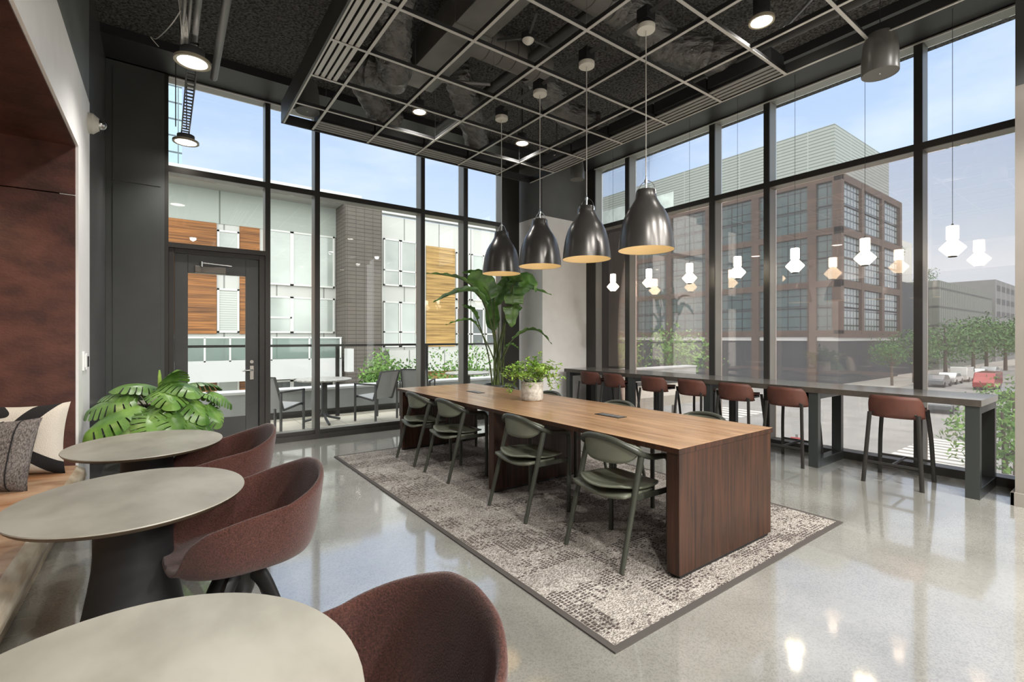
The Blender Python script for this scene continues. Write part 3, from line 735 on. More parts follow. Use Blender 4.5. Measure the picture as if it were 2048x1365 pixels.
MB().tube(smooth_path([(.0, 5.1, .4), (-.02, 5.0, .75), (-.03, 4.95, 1.13)], 6), [.006] * 7 + [.012, .014, .014, .014, .012, .006], 7).build('new_shoot', M['leaf_light'], mp_, world=True, smooth=True)

# bird of paradise
bx_, by_ = 4.32, 6.28
bp = thing('bird_of_paradise_plant', 'tall bird of paradise plant with arching paddle leaves by the corner pier', 'plant', (bx_, by_, 0))
MB().lathe([(.15, 0), (.20, .06), (.23, .60), (.23, .66), (.205, .66), (.20, .60)], (bx_, by_, .001), 32, cap0=True).build('planter', M['pot_grey'], bp, world=True, smooth=True)
MB().lathe([(.001, .605), (.205, .60)], (bx_, by_, 0), 24).build('soil', M['soil'], bp, world=True)
def paddle(path, w, fold, mt, roll=0, par=None):
    P = smooth_path(path, 6); m = len(P) - 1; mb = MB()
    def fn(u, v):
        x = u * m; i = min(int(x), m - 1); p = P[i].lerp(P[i + 1], x - i); t = (P[min(i + 1, m)] - P[max(i - 1, 0)])
        d, s, n = frame_from(t); q = Matrix.Rotation(roll, 3, d); s = q @ s; n = q @ n
        W = w * (math.sin(PI * min(1, u * .93 + .07) ** .8) ** .65) if u < 1 else 0
        a = (v * 2 - 1)
        return p + s * (a * W * math.cos(fold)) + n * (abs(a) * W * math.sin(fold) + .012 * math.sin(u * 40) * abs(a))
    mb.grid(fn, 26, 8)
    o = mb.build('leaf', mt, par, world=True, smooth=True, ang=180)
    return o
k = 1 / 125.0
def bpos(px, py, dy=0):     # metres across / up at the plant's depth
    c = math.cos(YAW); return Vector((bx_ + (px - 985) * k * c * 1.25, by_ - (px - 985) * k * .59 * .35 + dy, CAMH + (676 - py) * k * (1 + dy * .1)))
BL = [([(945, 590), (915, 566), (880, 558), (842, 556)], .05, 1.15, .2, 0), ([(952, 615), (930, 588), (895, 590), (850, 610)], .085, .95, -.5, -.1),
      ([(950, 655), (935, 642), (910, 644), (885, 652)], .035, 1.1, 0, .1), ([(975, 600), (962, 575), (945, 562), (928, 560)], .20, .35, 1.1, .1),
      ([(1003, 570), (1003, 590), (1003, 620), (1002, 655)], .185, .25, 1.45, -.15), ([(1018, 590), (1035, 572), (1052, 562), (1066, 582)], .21, .45, .9, 0),
      ([(1022, 600), (1042, 578), (1070, 576), (1112, 586)], .06, 1.1, 0, .1), ([(1012, 648), (1025, 632), (1038, 620), (1048, 614)], .085, .6, .8, .15),
      ([(1015, 680), (1045, 662), (1075, 664), (1103, 690)], .05, 1.0, .2, 0), ([(990, 575), (975, 556), (955, 549), (924, 550)], .09, .5, .6, .2),
      ([(1000, 640), (990, 650), (985, 610), (984, 590)], .13, .4, 1.2, .2), ([(962, 640), (950, 622), (940, 618), (930, 612)], .07, .6, .3, .3),
      ([(1010, 580), (1012, 562), (1000, 552), (985, 560)], .14, .5, .5, -.1), ([(1006, 700), (1018, 690), (1028, 694), (1038, 700)], .04, .8, .3, .1),
      ([(995, 610), (1006, 590), (1020, 566), (1028, 556)], .13, .4, 1.0, .25)]
for i, (pp, w_, fo, ro, dy) in enumerate(BL):
    path = [bpos(a, b_, dy) for a, b_ in pp]
    paddle(path, w_, fo, M['leaf_bird'] if i % 4 else M['leaf'], ro, bp)
    root = Vector((bx_ + random.uniform(-.09, .09), by_ + random.uniform(-.09, .09), .60)); top = path[0]
    mid = root.lerp(top, .5); mid.x = root.x + (top.x - root.x) * .30; mid.y = root.y + (top.y - root.y) * .3
    MB().tube(smooth_path([root, mid, top, path[1]], 6), [.014 - .008 * q / 18 for q in range(19)], 7).build('stem', M['stem'], bp, world=True, smooth=True)

# small plant on table
pc = Vector((3.03, 3.80, TT))
tp = thing('potted_plant', 'small bushy green plant in speckled white pot on the walnut table', 'plant', pc)
MB().lathe([(.098, 0), (.108, .006), (.112, .03), (.113, .185), (.108, .190), (.102, .186), (.102, .16)], (0, 0, 0), 40, cap0=True).build('pot', M['pot_white'], tp, smooth=True, ang=60)
MB().lathe([(.001, .165), (.103, .16)], n=24).build('soil', M['soil'], tp)
st = MB(); lv = MB(); rnd = random.Random(5)
for i in range(64):
    a = rnd.uniform(0, 2 * PI); rr = rnd.uniform(.03, .33) if i > 9 else rnd.uniform(.25, .42); zt = .20 + rnd.uniform(.02, .25) * (1 - rr * 1.0) + (.05 if rr < .15 else 0)
    if i % 6 == 0: zt = .02 + rnd.uniform(.05, .15); rr = rnd.uniform(.18, .30)
    tip = Vector((math.cos(a) * rr, math.sin(a) * rr, zt)); rt = Vector((math.cos(a) * .05, math.sin(a) * .05, .165))
    mid = rt.lerp(tip, .5) + Vector((0, 0, .07 if i % 6 else .12)); path = smooth_path([rt, mid, tip], 5)
    st.tube(path, .0016, 4)
    for j in range(9):
        q = path[min(len(path) - 1, 3 + j)] if j < 8 else tip
        for sgn in (-1, 1):
            dd = Vector((rnd.uniform(-1, 1), rnd.uniform(-1, 1), rnd.uniform(-.5, .6))).normalized(); L_ = rnd.uniform(.028, .052)
            d, s, n = frame_from(dd); q2 = q + d * L_
            lv.add([q, q + d * L_ * .45 + s * L_ * .30 + n * .004, q2, q + d * L_ * .45 - s * L_ * .30 + n * .004, q + d * L_ * .5 - n * .004], [(0, 4, 1), (1, 4, 2), (2, 4, 3), (3, 4, 0)])
st.build('stems', M['stem'], tp, kind='stuff'); lv.build('foliage', M['leaf_light'], tp, kind='stuff')

# ------------------------------------------------------------------ bell pendants
def make_bell():
    t = thing('pendant_lamp')
    prof = [(.207, 0), (.204, .05), (.197, .10), (.189, .153), (.177, .205), (.160, .256), (.133, .307), (.112, .335), (.099, .358), (.087, .380), (.080, .398), (.077, .415), (.073, .450), (.069, .456)]
    MB().lathe(prof, (0, 0, 0), 64).lathe([(.069, .456), (.001, .458)], n=64).build('lamp_shade', M['bell'], t, smooth=True, ang=60)
    MB().lathe([(.2055, .001), (.202, .05), (.195, .10), (.186, .153), (.174, .205), (.157, .256), (.130, .307), (.096, .358), (.001, .38)], n=64).build('shade_lining', M['bell_in'], t, smooth=True, ang=180)
    ring = [(.0, .088 * math.cos(a), .412 + .115 * math.sin(a)) for a in [PI * q / 18 for q in range(19)]]
    MB().tube(ring, .0028, 6).build('handle_ring', M['chrome'], t, smooth=True)
    MB().cyl((0, 0, .455), (0, 0, .53), .007).cyl((0, 0, .515), (0, 0, .535), .013).cyl((0, 0, .535), (0, 0, .575), .007, .003).build('cable_socket', M['chrome'], t, smooth=True)
    MB().cyl((0, 0, .53), (0, 0, 1.675), .0042, n=8).build('cord', M['cord'], t, smooth=True)
    MB().lathe([(.001, 1.67), (.066, 1.67), (.068, 1.673), (.068, 1.705), (.001, 1.705)], n=32).build('canopy', M['offwhite'], t, smooth=True, ang=40)
    MB().lathe([(.001, .17), (.03, .18), (.038, .21), (.028, .235), (.018, .26), (.016, .34)], n=16).build('bulb', emis('warm_bulb', (1, .78, .48), .4), t, smooth=True)
    return t
b0 = make_bell()
BN = ['dark bell pendant lamp nearest the camera, largest of the four', 'dark bell pendant lamp second from the camera over the table', 'dark bell pendant lamp third from the camera over the table', 'dark bell pendant lamp farthest from the camera, before the corner plant']
for i, (y, z) in enumerate(((2.325, 2.065), (2.955, 2.08), (3.59, 2.095), (4.245, 2.095))):
    o = b0 if i == 0 else copy_tree(b0)
    o.location = (2.96, y, z); tag(o, BN[i], 'pendant lamp', 'bell pendant lamps over the communal table')
    ld = bpy.data.lights.new('bell_light', 'POINT'); ld.energy = .30; ld.color = (1, .78, .5); ld.shadow_soft_size = .035
    lo = bpy.data.objects.new('bell_light', ld); COL.objects.link(lo); lo.location = (2.96, y, z + .10)

# lanterns at the window
def make_lantern():
    t = thing('glass_lantern')
    MB().lathe([(.001, .284), (.041, .284), (.045, .279), (.046, .164), (.042, .158), (.026, .156)], n=32).build('upper_glass', M['lantern'], t, smooth=True, ang=50)
    MB().lathe([(.030, .151), (.038, .149), (.096, .084), (.098, .077), (.096, .070), (.038, .004), (.030, .002)], n=36).build('lower_glass', M['lantern_low'], t, smooth=True, ang=25)
    MB().lathe([(.030, .149), (.030, .159)], n=20).lathe([(.001, -.007), (.033, -.007), (.033, .003), (.001, .003)], n=20).build('metal_rings', M['matte_black'], t)
    MB().lathe([(.001, .306), (.008, .306), (.009, .287), (.032, .285), (.032, .281)], n=20).build('cap', M['matte_black'], t)
    MB().cyl((0, 0, .30), (0, 0, 2.34), .0022, n=6).build('cord', M['cord_dark'], t)
    return t
l0 = make_lantern()
LN = ['lit white glass lantern nearest the camera, in the right-hand window bay', 'lit white glass lantern second from the right over the counter', 'lit white glass lantern third from the right over the counter', 'lit white glass lantern in the middle of the seven',
      'lit white glass lantern third from the far end of the row', 'lit white glass lantern second from the far end of the row', 'lit white glass lantern farthest away, beside the white wall']
for i, y in enumerate((1.177, 1.871, 2.565, 3.261, 3.959, 4.656, 5.38)):
    o = l0 if i == 0 else copy_tree(l0)
    o.location = (6.0, y, 2.168); tag(o, LN[i], 'pendant lamp', 'glass lanterns above the window counter')

# ------------------------------------------------------------------ suspended ceiling grid
GZ = 3.70
gx = [1.328, 1.941, 2.554, 3.167, 3.78]; gy = [-1.09, -.48, .13, .74, 1.35, 1.95, 2.55, 3.16, 3.79, 4.405, 5.014]
cg = thing('ceiling_grid', 'open suspended ceiling grid of pale metal bars above the long table', 'ceiling grid', (2.7, 3, GZ))
for x in gx: MB().box(x - .012, x + .012, -1.1, 5.55, GZ, GZ + .004).build('main_runner', M['grid_white'], cg, world=True).__setitem__('label', 'pale runner bar running away from the camera')
for x in gx: MB().box(x - .003, x + .003, -1.1, 5.55, GZ + .004, GZ + .045).build('runner_web', M['grid_web'], cg, world=True)
for y in gy: MB().box(1.03, 4.39, y - .012, y + .012, GZ + .0005, GZ + .0045).build('cross_bar', M['grid_white'], cg, world=True)
for y in gy: MB().box(1.03, 4.39, y - .003, y + .003, GZ + .004, GZ + .04).build('cross_web', M['grid_web'], cg, world=True)
e = MB().box(1.012, 1.030, -1.1, 5.57, GZ - .002, GZ + .22).build('edge_fascia', mat('fascia_grey', (.05, .05, .049), .4), cg, world=True)
for xa in (1.03, 4.384): MB().box(xa, xa + .014, -1.1, 5.57, GZ - .002, GZ + .006).build('edge_trim', M['grid_white'], cg, world=True)
MB().box(1.012, 4.4, 5.555, 5.575, GZ - .002, GZ + .10).box(4.397, 4.41, -1.1, 5.57, GZ, GZ + .10).build('edge_fascia', M['soffit'], cg, world=True)
hw = MB()
for x in (1.328, 2.554, 3.78):
    for y in (1.35, 2.55, 3.79, 5.014): hw.cyl((x, y, GZ + .04), (x, y, ZC), .002, n=5)
hw.build('hanger_wire', M['conduit'], cg, world=True)
def diffuser(name, x0, x1, y0, y1, axis, lab):
    t = thing(name, lab, 'air diffuser', ((x0 + x1) / 2, (y0 + y1) / 2, GZ + .01), group='slot diffusers in the ceiling grid')
    sl = MB(); n = 4
    for k in range(n):
        if axis == 'y': w = (x1 - x0) / n; sl.box(x0 + w * k + w * .25, x0 + w * (k + 1) - w * .1, y0, y1, GZ + .008, GZ + .016)
        else: w = (y1 - y0) / n; sl.box(x0, x1, y0 + w * k + w * .25, y0 + w * (k + 1) - w * .1, GZ + .008, GZ + .016)
    sl.build('slats', M['grid_white'] if lab.find('left grid') > 0 else M['slat_grey'], t, world=True)
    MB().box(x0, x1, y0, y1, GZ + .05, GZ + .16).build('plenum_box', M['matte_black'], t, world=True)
for q, (y0, y1) in enumerate(((1.36, 1.94), (1.96, 2.54), (2.56, 3.15), (3.17, 3.78), (3.80, 4.395))):
    if q >= 2: diffuser('slot_diffuser', 1.05, 1.26, y0, y1, 'y', ['', '', 'slatted diffuser on the left grid edge at the top of the photo', 'slatted diffuser on the left grid edge, middle one', 'slatted diffuser on the left grid edge, farthest one'][q])
for q, (x0, x1) in enumerate(((1.34, 1.93), (1.95, 2.54), (2.565, 3.155), (3.18, 3.77))):
    diffuser('slot_diffuser', x0, x1, 5.30, 5.54, 'x', 'slatted diffuser on the far grid edge, %s' % ['first from the left', 'second from the left', 'third from the left', 'last before the corner'][q])
for q, (y0, y1) in enumerate(((1.96, 2.54), (2.56, 3.15), (3.17, 3.78), (3.80, 4.395), (4.415, 5.0))):
    diffuser('slot_diffuser', 4.14, 4.375, y0, y1, 'y', 'slatted diffuser on the window-side grid edge, %s' % ['nearest the camera', 'second from the camera', 'middle one', 'second from the corner', 'next to the corner'][q])

# ducts and pipes above the grid
tag(MB().box(2.03, 2.40, 2.35, 4.80, 4.12, 4.40).box(2.02, 2.41, 3.60, 3.64, 4.11, 4.41).box(2.02, 2.41, 4.40, 4.43, 4.11, 4.41).build('sheet_metal_duct', M['duct'], bevel=.004),
    'flat grey rectangular duct running above the ceiling grid', 'duct')
def tube_thing(name, pts, r, mt, lab, cat, n=14, sm=True, label_group=None, wr=0, seed=0):
    P = smooth_path(pts, 10) if sm else [Vector(p) for p in pts]
    rs = [r * (1 + wr * noise.noise(Vector((i * .55 + seed * 7, seed, 0)))) * (1 + wr * .25 * math.sin(i * 2.1)) for i in range(len(P))] if wr else r
    o = MB().tube(P, rs, n).build(name, mt, smooth=True, ang=60)
    return tag(o, lab, cat, label_group)
tube_thing('spiral_duct', [(2.42, 3.98, 4.32), (3.35, 3.98, 4.32)], .15, M['spiral'], 'round spiral duct with seam rings beyond the flat duct', 'duct', 28, False)
tube_thing('spiral_duct', [(2.45, 2.85, 4.34), (3.35, 2.85, 4.34)], .16, M['spiral'], 'round spiral duct with seam rings nearest the camera, top centre', 'duct', 28, False)
FX = [([(1.48, 3.55, 4.30), (1.58, 3.90, 4.22), (1.70, 4.20, 4.08), (1.82, 4.50, 4.0), (1.62, 4.68, 4.1)], .165, 'bulging wrapped duct at upper left, hanging lowest'),
      ([(1.55, 4.95, 4.32), (1.72, 5.10, 4.2), (1.95, 5.28, 4.05), (2.2, 5.42, 3.98)], .15, 'wrapped duct end above the far left diffusers'),
      ([(2.55, 4.55, 4.35), (2.8, 4.8, 4.25), (3.1, 5.10, 4.12), (3.35, 5.38, 3.99)], .15, 'wrinkled wrapped duct above the far edge, left of the far pendants'),
      ([(3.2, 4.05, 4.32), (3.45, 4.1, 4.25), (3.8, 4.2, 4.10), (4.22, 4.12, 3.99)], .15, 'wrinkled wrapped duct bending down near the corner behind third pendant cord'),
      ([(3.15, 2.85, 4.34), (3.45, 2.80, 4.28), (3.80, 2.75, 4.15), (4.05, 2.55, 4.05), (4.26, 2.35, 3.99)], .16, 'large wrinkled wrapped duct right of the nearest pendant canopy')]
for i, (p, r_, lab) in enumerate(FX): tube_thing('flexible_duct', p, r_, M['flex'], lab, 'duct', 26, True, 'wrapped flexible ducts above the grid', .22, i)
tube_thing('waste_pipe', [(1.55, 3.05, 4.25), (1.95, 3.10, 4.25), (2.0, 3.3, 4.2)], .05, M['duct'], 'grey plumbing pipe with collars at the top left of the grid', 'pipe', 16)
tube_thing('sprinkler_pipe', [(1.1, 2.2, 4.45), (4.3, 2.2, 4.45)], .022, M['pipe'], 'thin dark sprinkler pipe crossing above the grid, nearest the camera', 'pipe', 10, False)
tube_thing('sprinkler_pipe', [(4.60, -.4, 4.18), (4.60, 4.0, 4.18)], .055, M['pipe'], 'thick dark pipe beside the grid toward the windows', 'pipe', 16, False)
tube_thing('sprinkler_pipe', [(5.1, -.4, 4.40), (5.1, 1.55, 4.40)], .03, M['pipe'], 'short dark pipe between grid and windows at top right', 'pipe', 12, False)
tube_thing('sprinkler_pipe', [(3.05, 2.0, 4.28), (3.05, 5.9, 4.28)], .05, M['pipe'], 'dark pipe running toward the corner above the pendants', 'pipe', 14, False)
tube_thing('strut_rail', [(2.96, 1.9, 3.86), (2.96, 4.6, 3.86)], .024, M['pipe'], 'dark mounting rail holding the four bell pendant canopies', 'rail', 4, False)
tube_thing('conduit_pipe', [(2.3, 4.4, 4.05), (2.75, 4.15, 4.05)], .018, M['conduit'], 'short pale conduit crossing the spiral duct', 'pipe', 10, False)
tube_thing('threaded_brace', [(3.80, 1.70, 3.75), (4.35, 1.25, 4.5)], .012, M['conduit'], 'thin slanting metal brace near the bright downlight', 'brace', 8, False)
for (x, y) in ((2.96, 2.325), (2.96, 2.955), (2.96, 3.59), (2.96, 4.245)):
    tag(MB().box(x - .05, x + .05, y - .05, y + .05, 3.805, 3.90).build('junction_box', M['matte_black'], bevel=.004), 'black junction box above a bell pendant canopy', 'junction box', 'junction boxes above the pendants')
# domed sensors
def dome(x, y, z, r_, lab, arms):
    t = thing('ceiling_sensor', lab, 'sensor', (x, y, z))
    MB().lathe([(.001, -r_ * .7), (r_ * .45, -r_ * .62), (r_ * .85, -r_ * .25), (r_, 0)], n=24).build('lens', M['offwhite'], t, smooth=True)
    MB().lathe([(r_ * 1.12, 0), (r_ * 1.12, .05), (.001, .05)], n=24, cap0=True).build('base', M['matte_black'], t, smooth=True, ang=40)
    a = MB()
    if arms:
        for ang in (0.1, 2.2, 4.3): a.bar((math.cos(ang) * .05, math.sin(ang) * .05, .03), (math.cos(ang) * .27, math.sin(ang) * .27, .05), .02, .02)
    a.cyl((0, 0, .05), (0, 0, ZC - z), .006, n=6)
    a.build('bracket', M['pipe'], t)
dome(2.43, 3.10, 3.86, .050, 'pale dome sensor on a three-armed bracket above the grid', True)
dome(4.18, 4.72, 3.80, .045, 'small pale dome sensor near the far corner of the grid', False)

# downlights
def can(x, y, z, r_, h_, lab, en, top=None):
    t = thing('can_downlight', lab, 'downlight', (x, y, z), group='ceiling downlights')
    MB().lathe([(r_ * .80, 0), (r_ * .84, -.004), (r_, -.004), (r_, .018), (r_ * .8, .024)], n=32).build('trim_ring', M['bronze_ring'], t, smooth=True, ang=40)
    MB().lathe([(.001, .002), (r_ * .82, .002)], n=32).build('lens', M['can_lens'], t)
    MB().lathe([(r_ * .66, .02), (r_ * .66, h_), (.001, h_)], n=28, cap0=True).build('housing', M['matte_black'], t, smooth=True, ang=40)
    if top: MB().cyl((0, 0, h_), (0, 0, ZC - z), .008, n=8).build('stem', M['matte_black'], t)
    ld = bpy.data.lights.new('downlight', 'SPOT'); ld.energy = en; ld.color = (1, .97, .93); ld.spot_size = R(125 if y > 0 else 165); ld.spot_blend = .8 if y > 0 else .35; ld.shadow_soft_size = r_ * .7
    lo = bpy.data.objects.new('downlight', ld); COL.objects.link(lo); lo.location = (x, y, z - .02)
can(.185, 4.58, 3.60, .127, .10, 'round lit downlight hanging below conduits at upper left, nearer one', 60)
can(.20, 6.50, 3.60, .127, .08, 'round lit downlight against the sky in the left window', 40)
can(2.33, 4.96, 3.95, .082, .12, 'lit downlight above the far left part of the grid', 30, True)
can(3.72, 4.87, 3.90, .090, .12, 'lit downlight near the far corner of the grid', 30, True)
can(3.86, 1.90, 3.93, .095, .20, 'large lit downlight above the grid at the top right', 25, True)
RL = ['first', 'second', 'third', 'fourth']  # extra downlights added behind the camera to brighten the room
for i, (x, y) in enumerate([(x, y) for y in (-.4, -2.2, -4.0) for x in (.6, 2.3, 4.0, 5.4)]):
    can(x, y, 3.95, .095, .14, 'added fill downlight out of view behind the camera, %s in the %s row back' % (RL[i % 4], ['nearest', 'middle', 'rear'][i // 4]), 125, True)
# conduit run on the left
cr_ = thing('conduit_run', 'bundle of grey conduits with slotted strut channel leading to the left downlights', 'conduit', (.18, 5, 3.75))
for x, r_ in ((.12, .014), (.155, .012), (.20, .022)): MB().tube([(x, 2.0, 3.80), (x, 4.72, 3.80)], r_, 10).build('conduit', M['conduit'], cr_, world=True, smooth=True)
sc = MB().box(.155, .165, 4.5, 6.6, 3.70, 3.74).box(.225, .235, 4.5, 6.6, 3.70, 3.74)
for k in range(26): sc.box(.165, .225, 4.52 + k * .08, 4.55 + k * .08, 3.735, 3.74)
sc.build('strut_channel', M['pipe'], cr_, world=True)
for x in (.10, .20): MB().box(x, x + .01, 6.45, 6.46, 3.74, ZC).box(x, x + .01, 4.6, 4.61, 3.82, ZC).build('hanger', M['pipe'], cr_, world=True)
tube_thing('vent_pipe', [(.35, 1.5, 3.88), (.385, 5.35, 3.88)], .030, M['conduit'], 'pale grey pipe with open end, right of the left downlight', 'pipe', 18, False)
wr_ = MB()
for k in range(6):
    o_ = .008 * k
    wr_.tube(smooth_path([(.07 + o_, 3.0, 3.95), (.07 + o_ * .7, 3.9, 3.86), (.10 + o_, 4.35, 3.80 + .01 * math.sin(k)), (.12 + o_, 4.62, 3.72)], 8), .0022, 5)
wr_.tube(smooth_path([(.10, 4.35, 3.85), (.04, 4.7, 3.90), (-.05, 5.2, 4.02), (-.10, 5.6, 4.22), (-.04, 5.7, 4.2)], 8), .004, 5)
tag(wr_.build('cable_bundle', mat('white_cable', (.55, .54, .52), .5), smooth=True), 'bundle of loose white cables beside the conduits at upper left', 'cables')

# speakers
def speaker(x, y, z, s, lab):
    t = thing('pendant_speaker', lab, 'speaker', (x, y, z), group='cylindrical pendant speakers')
    MB().lathe([(.118, .0), (.120, .006), (.119, .12), (.108, .24), (.092, .30), (.001, .31)], n=36).build('body', M['speaker'], t, smooth=True, ang=50)
    MB().lathe([(.001, .004), (.112, .004), (.118, 0)], n=36).build('grille', mat('speaker_grille', (.13, .13, .12), .6), t)
    MB().lathe([(.001, -.001), (.007, 0), (.008, .004)], n=10).build('badge', M['chrome'], t)
    MB().cyl((0, 0, .30), (0, 0, ZC - z), .003, n=6).build('hanging_cable', M['cord_dark'], t)
    for o in KIDS[t.name][:3]: o.scale = (s, s, s)
speaker(4.45, 1.29, 3.43, 1.0, 'charcoal cylinder speaker hanging at the upper right by the windows')
speaker(5.32, 5.52, 3.92, .95, 'charcoal cylinder speaker in front of the corner pier')
speaker(1.22, 5.32, 3.78, 1.0, 'charcoal cylinder speaker above the far left corner of the grid')
# roller shade pocket lines on the right and back
tag(MB().box(XR - .03, XR - .012, .8, 6.13, 4.462, 4.475).build('shade_track', M['grid_white']), 'thin pale shade track along the top of the right-hand windows', 'track')
tag(MB().box(.05, 4.82, YB - .03, YB - .012, 4.462, 4.475).build('shade_track', M['grid_white']), 'thin pale shade track along the top of the back windows', 'track')

# niche lamp, in the alcove top
t = thing('recessed_light', 'recessed spotlight in the rust alcove ceiling', 'downlight', (-1.15, 4.1, 2.829))
MB().lathe([(.03, 0), (.045, -.004), (.05, 0)], n=20).build('trim_ring', M['matte_black'], t)
ld = bpy.data.lights.new('niche_spot', 'SPOT'); ld.energy = 16; ld.color = (1, .72, .5); ld.spot_size = R(85); ld.spot_blend = .6; ld.shadow_soft_size = .04
lo = bpy.data.objects.new('niche_spot', ld); COL.objects.link(lo); lo.location = (-1.15, 4.1, 2.80); lo.rotation_euler = (R(18), 0, 0)

exec_ext = True
# ================================================================== outside
M['terr'] = m_lines('terrace_pavers', 'b5aea0', '6d675e', 0, .6, .012, .8, .12, 1, .6, .012)
M['rail'] = mat('black_railing', (.02, .02, .02), .4)
M['parapet'] = mat('pale_parapet', (.32, .335, .33), .7, 0, var=.1, scale=2)
M['cap'] = mat('parapet_cap', (.50, .51, .51), .5)
M['white_clad'] = m_lines('white_cladding', 'b9bab6', '7d7f7c', 0, 1.9, .03, .5, .03)
M['grey_clad'] = m_lines('grey_cladding', '9da49e', '646a64', 0, 1.75, .03, .5, .05)
M['clad_wood'] = m_wood('cedar_boards', '52300f', 'a86d34', (.35, .35, 16), .6, 1.1)
M['clad_wood_pale'] = m_wood('pale_cedar_boards', '6f5328', 'c09c5e', (.3, .3, 12), .6, 1.1)
M['dark_brick'] = m_lines('dark_stacked_brick', '5c5650', '3c3835', 2, .17, .16, .8, .25, (0, 1), .37, .06, '403c39')
M['win_frame'] = mat('pale_window_frame', (.62, .63, .61), .5)
M['win_glass'] = mat('reflective_green_glass', (.36, .40, .375), .08, 0, spec=1, var=.25, scale=.35)
M['win_dark'] = mat('dark_window_glass', (.04, .05, .05), .08, 0, spec=1, var=.5, scale=.8)
M['shade'] = m_lines('window_louvres', 'b9bdb8', '8f938f', 2, .09, .2, .6)
M['frost'] = glass('frosted_balcony_glass', (.70, .80, .78), haze=.35, hcol=(.75, .82, .8))
M['asphalt'] = mat('asphalt', (.24, .235, .22), .85, 0, var=.12, scale=.5)
M['paint'] = mat('road_paint', (.62, .61, .56), .7)
M['walk'] = mat('sidewalk', (.36, .345, .31), .85, 0, var=.1, scale=.6)
M['tree'] = mat('tree_foliage', '3f6328', .8, 0, col2='6f9444', scale=1.5)
M['tree2'] = mat('hazy_foliage', '36542a', .8, 0, col2='577c45', scale=1.0)
M['bark'] = mat('bark', (.09, .07, .05), .9)
M['brick_rust'] = mat('brown_brick', '4a3a31', .8, 0, var=.12, scale=1)
M['fac_glass'] = m_lines('gridded_facade_glass', '415254', '15191b', 1, 1.55, .08, .12, .35, 2, 1.35, .10, '1c2123')
M['fac_glass_x'] = m_lines('gridded_facade_glass_side', '7b8588', '1c2022', 0, 1.05, .22, .12, .2, 2, .95, .20, '24292b')
M['screen_y'] = m_lines('louvred_metal_screen', '858984', '5d625f', 2, .42, .30, .5, .03, (0, 1), 9.0, .012, '8b8f8c')
M['dark_build'] = mat('slate_cladding', '2c3137', .7, 0, var=.12, scale=.4)
M['green_build'] = m_lines('green_metal_facade', '6c726a', '464b47', 0, 1.3, .35, .6, .1, 2, 3.4, .12, '3c403d')
M['far_build'] = m_lines('far_facade', '6d6f70', '474a4c', 2, 3.2, .45, .7, .1, 0, 6, .2, '7b7c7c')
M['tower'] = m_lines('tower_glass', '8fa9b8', '3e4d58', 2, 1.7, .10, .1, .12, 0, 1.15, .08, '4c5b66')

YT = 9.0
MB().box(-3, 14, YB + .21, 9.35, -.25, -.005).build('terrace', M['terr'], kind='structure')
MB().box(-3, 14, YT, YT + .34, -.005, .46).build('wall_parapet', M['parapet'], kind='structure')
MB().box(-3, 14, YT - .04, YT + .38, .46, .50).build('trim_5', M['cap'], kind='structure')
MB().box(-3, 14, YT - .015, YT, -.004, .09).build('trim_6', M['rail'], kind='structure')
rl = thing('terrace_railing', 'black metal railing along the terrace outside the windows', 'railing', (2.5, 8.78, 0))
MB().box(-3, 12, 8.75, 8.80, 1.245, 1.285).build('top_rail', M['rail'], rl, world=True)
for x in (-1.6, 2.52, 4.27, 6.0, 7.8): MB().box(x - .03, x + .03, 8.75, 8.80, -.004, 1.245).build('post', M['rail'], rl, world=True)
MB().box(-3, 12, 8.755, 8.795, .10, .14).build('bottom_rail', M['rail'], rl, world=True)

M['patio'] = mat('grey_patio_metal', (.05, .05, .052), .4)
M['sling'] = mat('grey_mesh_sling', (.30, .30, .30), .7)
M['patio_top'] = mat('speckled_patio_top', '8d8a84', .35, 0, col2='c0bdb6', scale=30)
def make_patio():
    t = thing('patio_chair')
    for s in (-1, 1):
        MB().box(.21, .24, s * .27 - .012, s * .27 + .012, 0, .64).box(-.25, .24, s * .27 - .012, s * .27 + .012, .615, .64).build('arm_frame', M['patio'], t)
        MB().bar((-.22, s * .27, 0), (-.22, s * .27, .62), .024, .03).build('leg', M['patio'], t)
        MB().bar((.22, s * .235, .42), (-.14, s * .235, .36), .02, .03).bar((-.14, s * .235, .36), (-.30, s * .235, .84), .02, .03).build('side_rail', M['patio'], t)
    MB().bar((-.30, -.24, .84), (-.30, .24, .84), .02, .02).bar((.22, -.27, .41), (.22, .27, .41), .02, .03).build('cross_rail', M['patio'], t)
    MB().add([(.22, -.225, .43), (.22, .225, .43), (-.13, .225, .375), (-.13, -.225, .375), (-.29, .225, .83), (-.29, -.225, .83)], [(0, 1, 2, 3), (3, 2, 4, 5)]).build('sling_seat', M['sling'], t, solid=.004)
    return t
p0 = make_patio()
for i, (x, y, a, lab) in enumerate(((1.36, 7.74, 36, 'grey metal patio chair with mesh sling left of the first patio table'), (2.95, 7.98, 118, 'grey metal patio chair right of the first patio table'), (3.78, 8.12, 52, 'grey metal patio chair left of the second patio table'))):
    o = p0 if i == 0 else copy_tree(p0)
    o.location = (x, y, -.004); o.rotation_euler = (0, 0, R(a)); tag(o, lab, 'chair', 'patio chairs on the terrace')
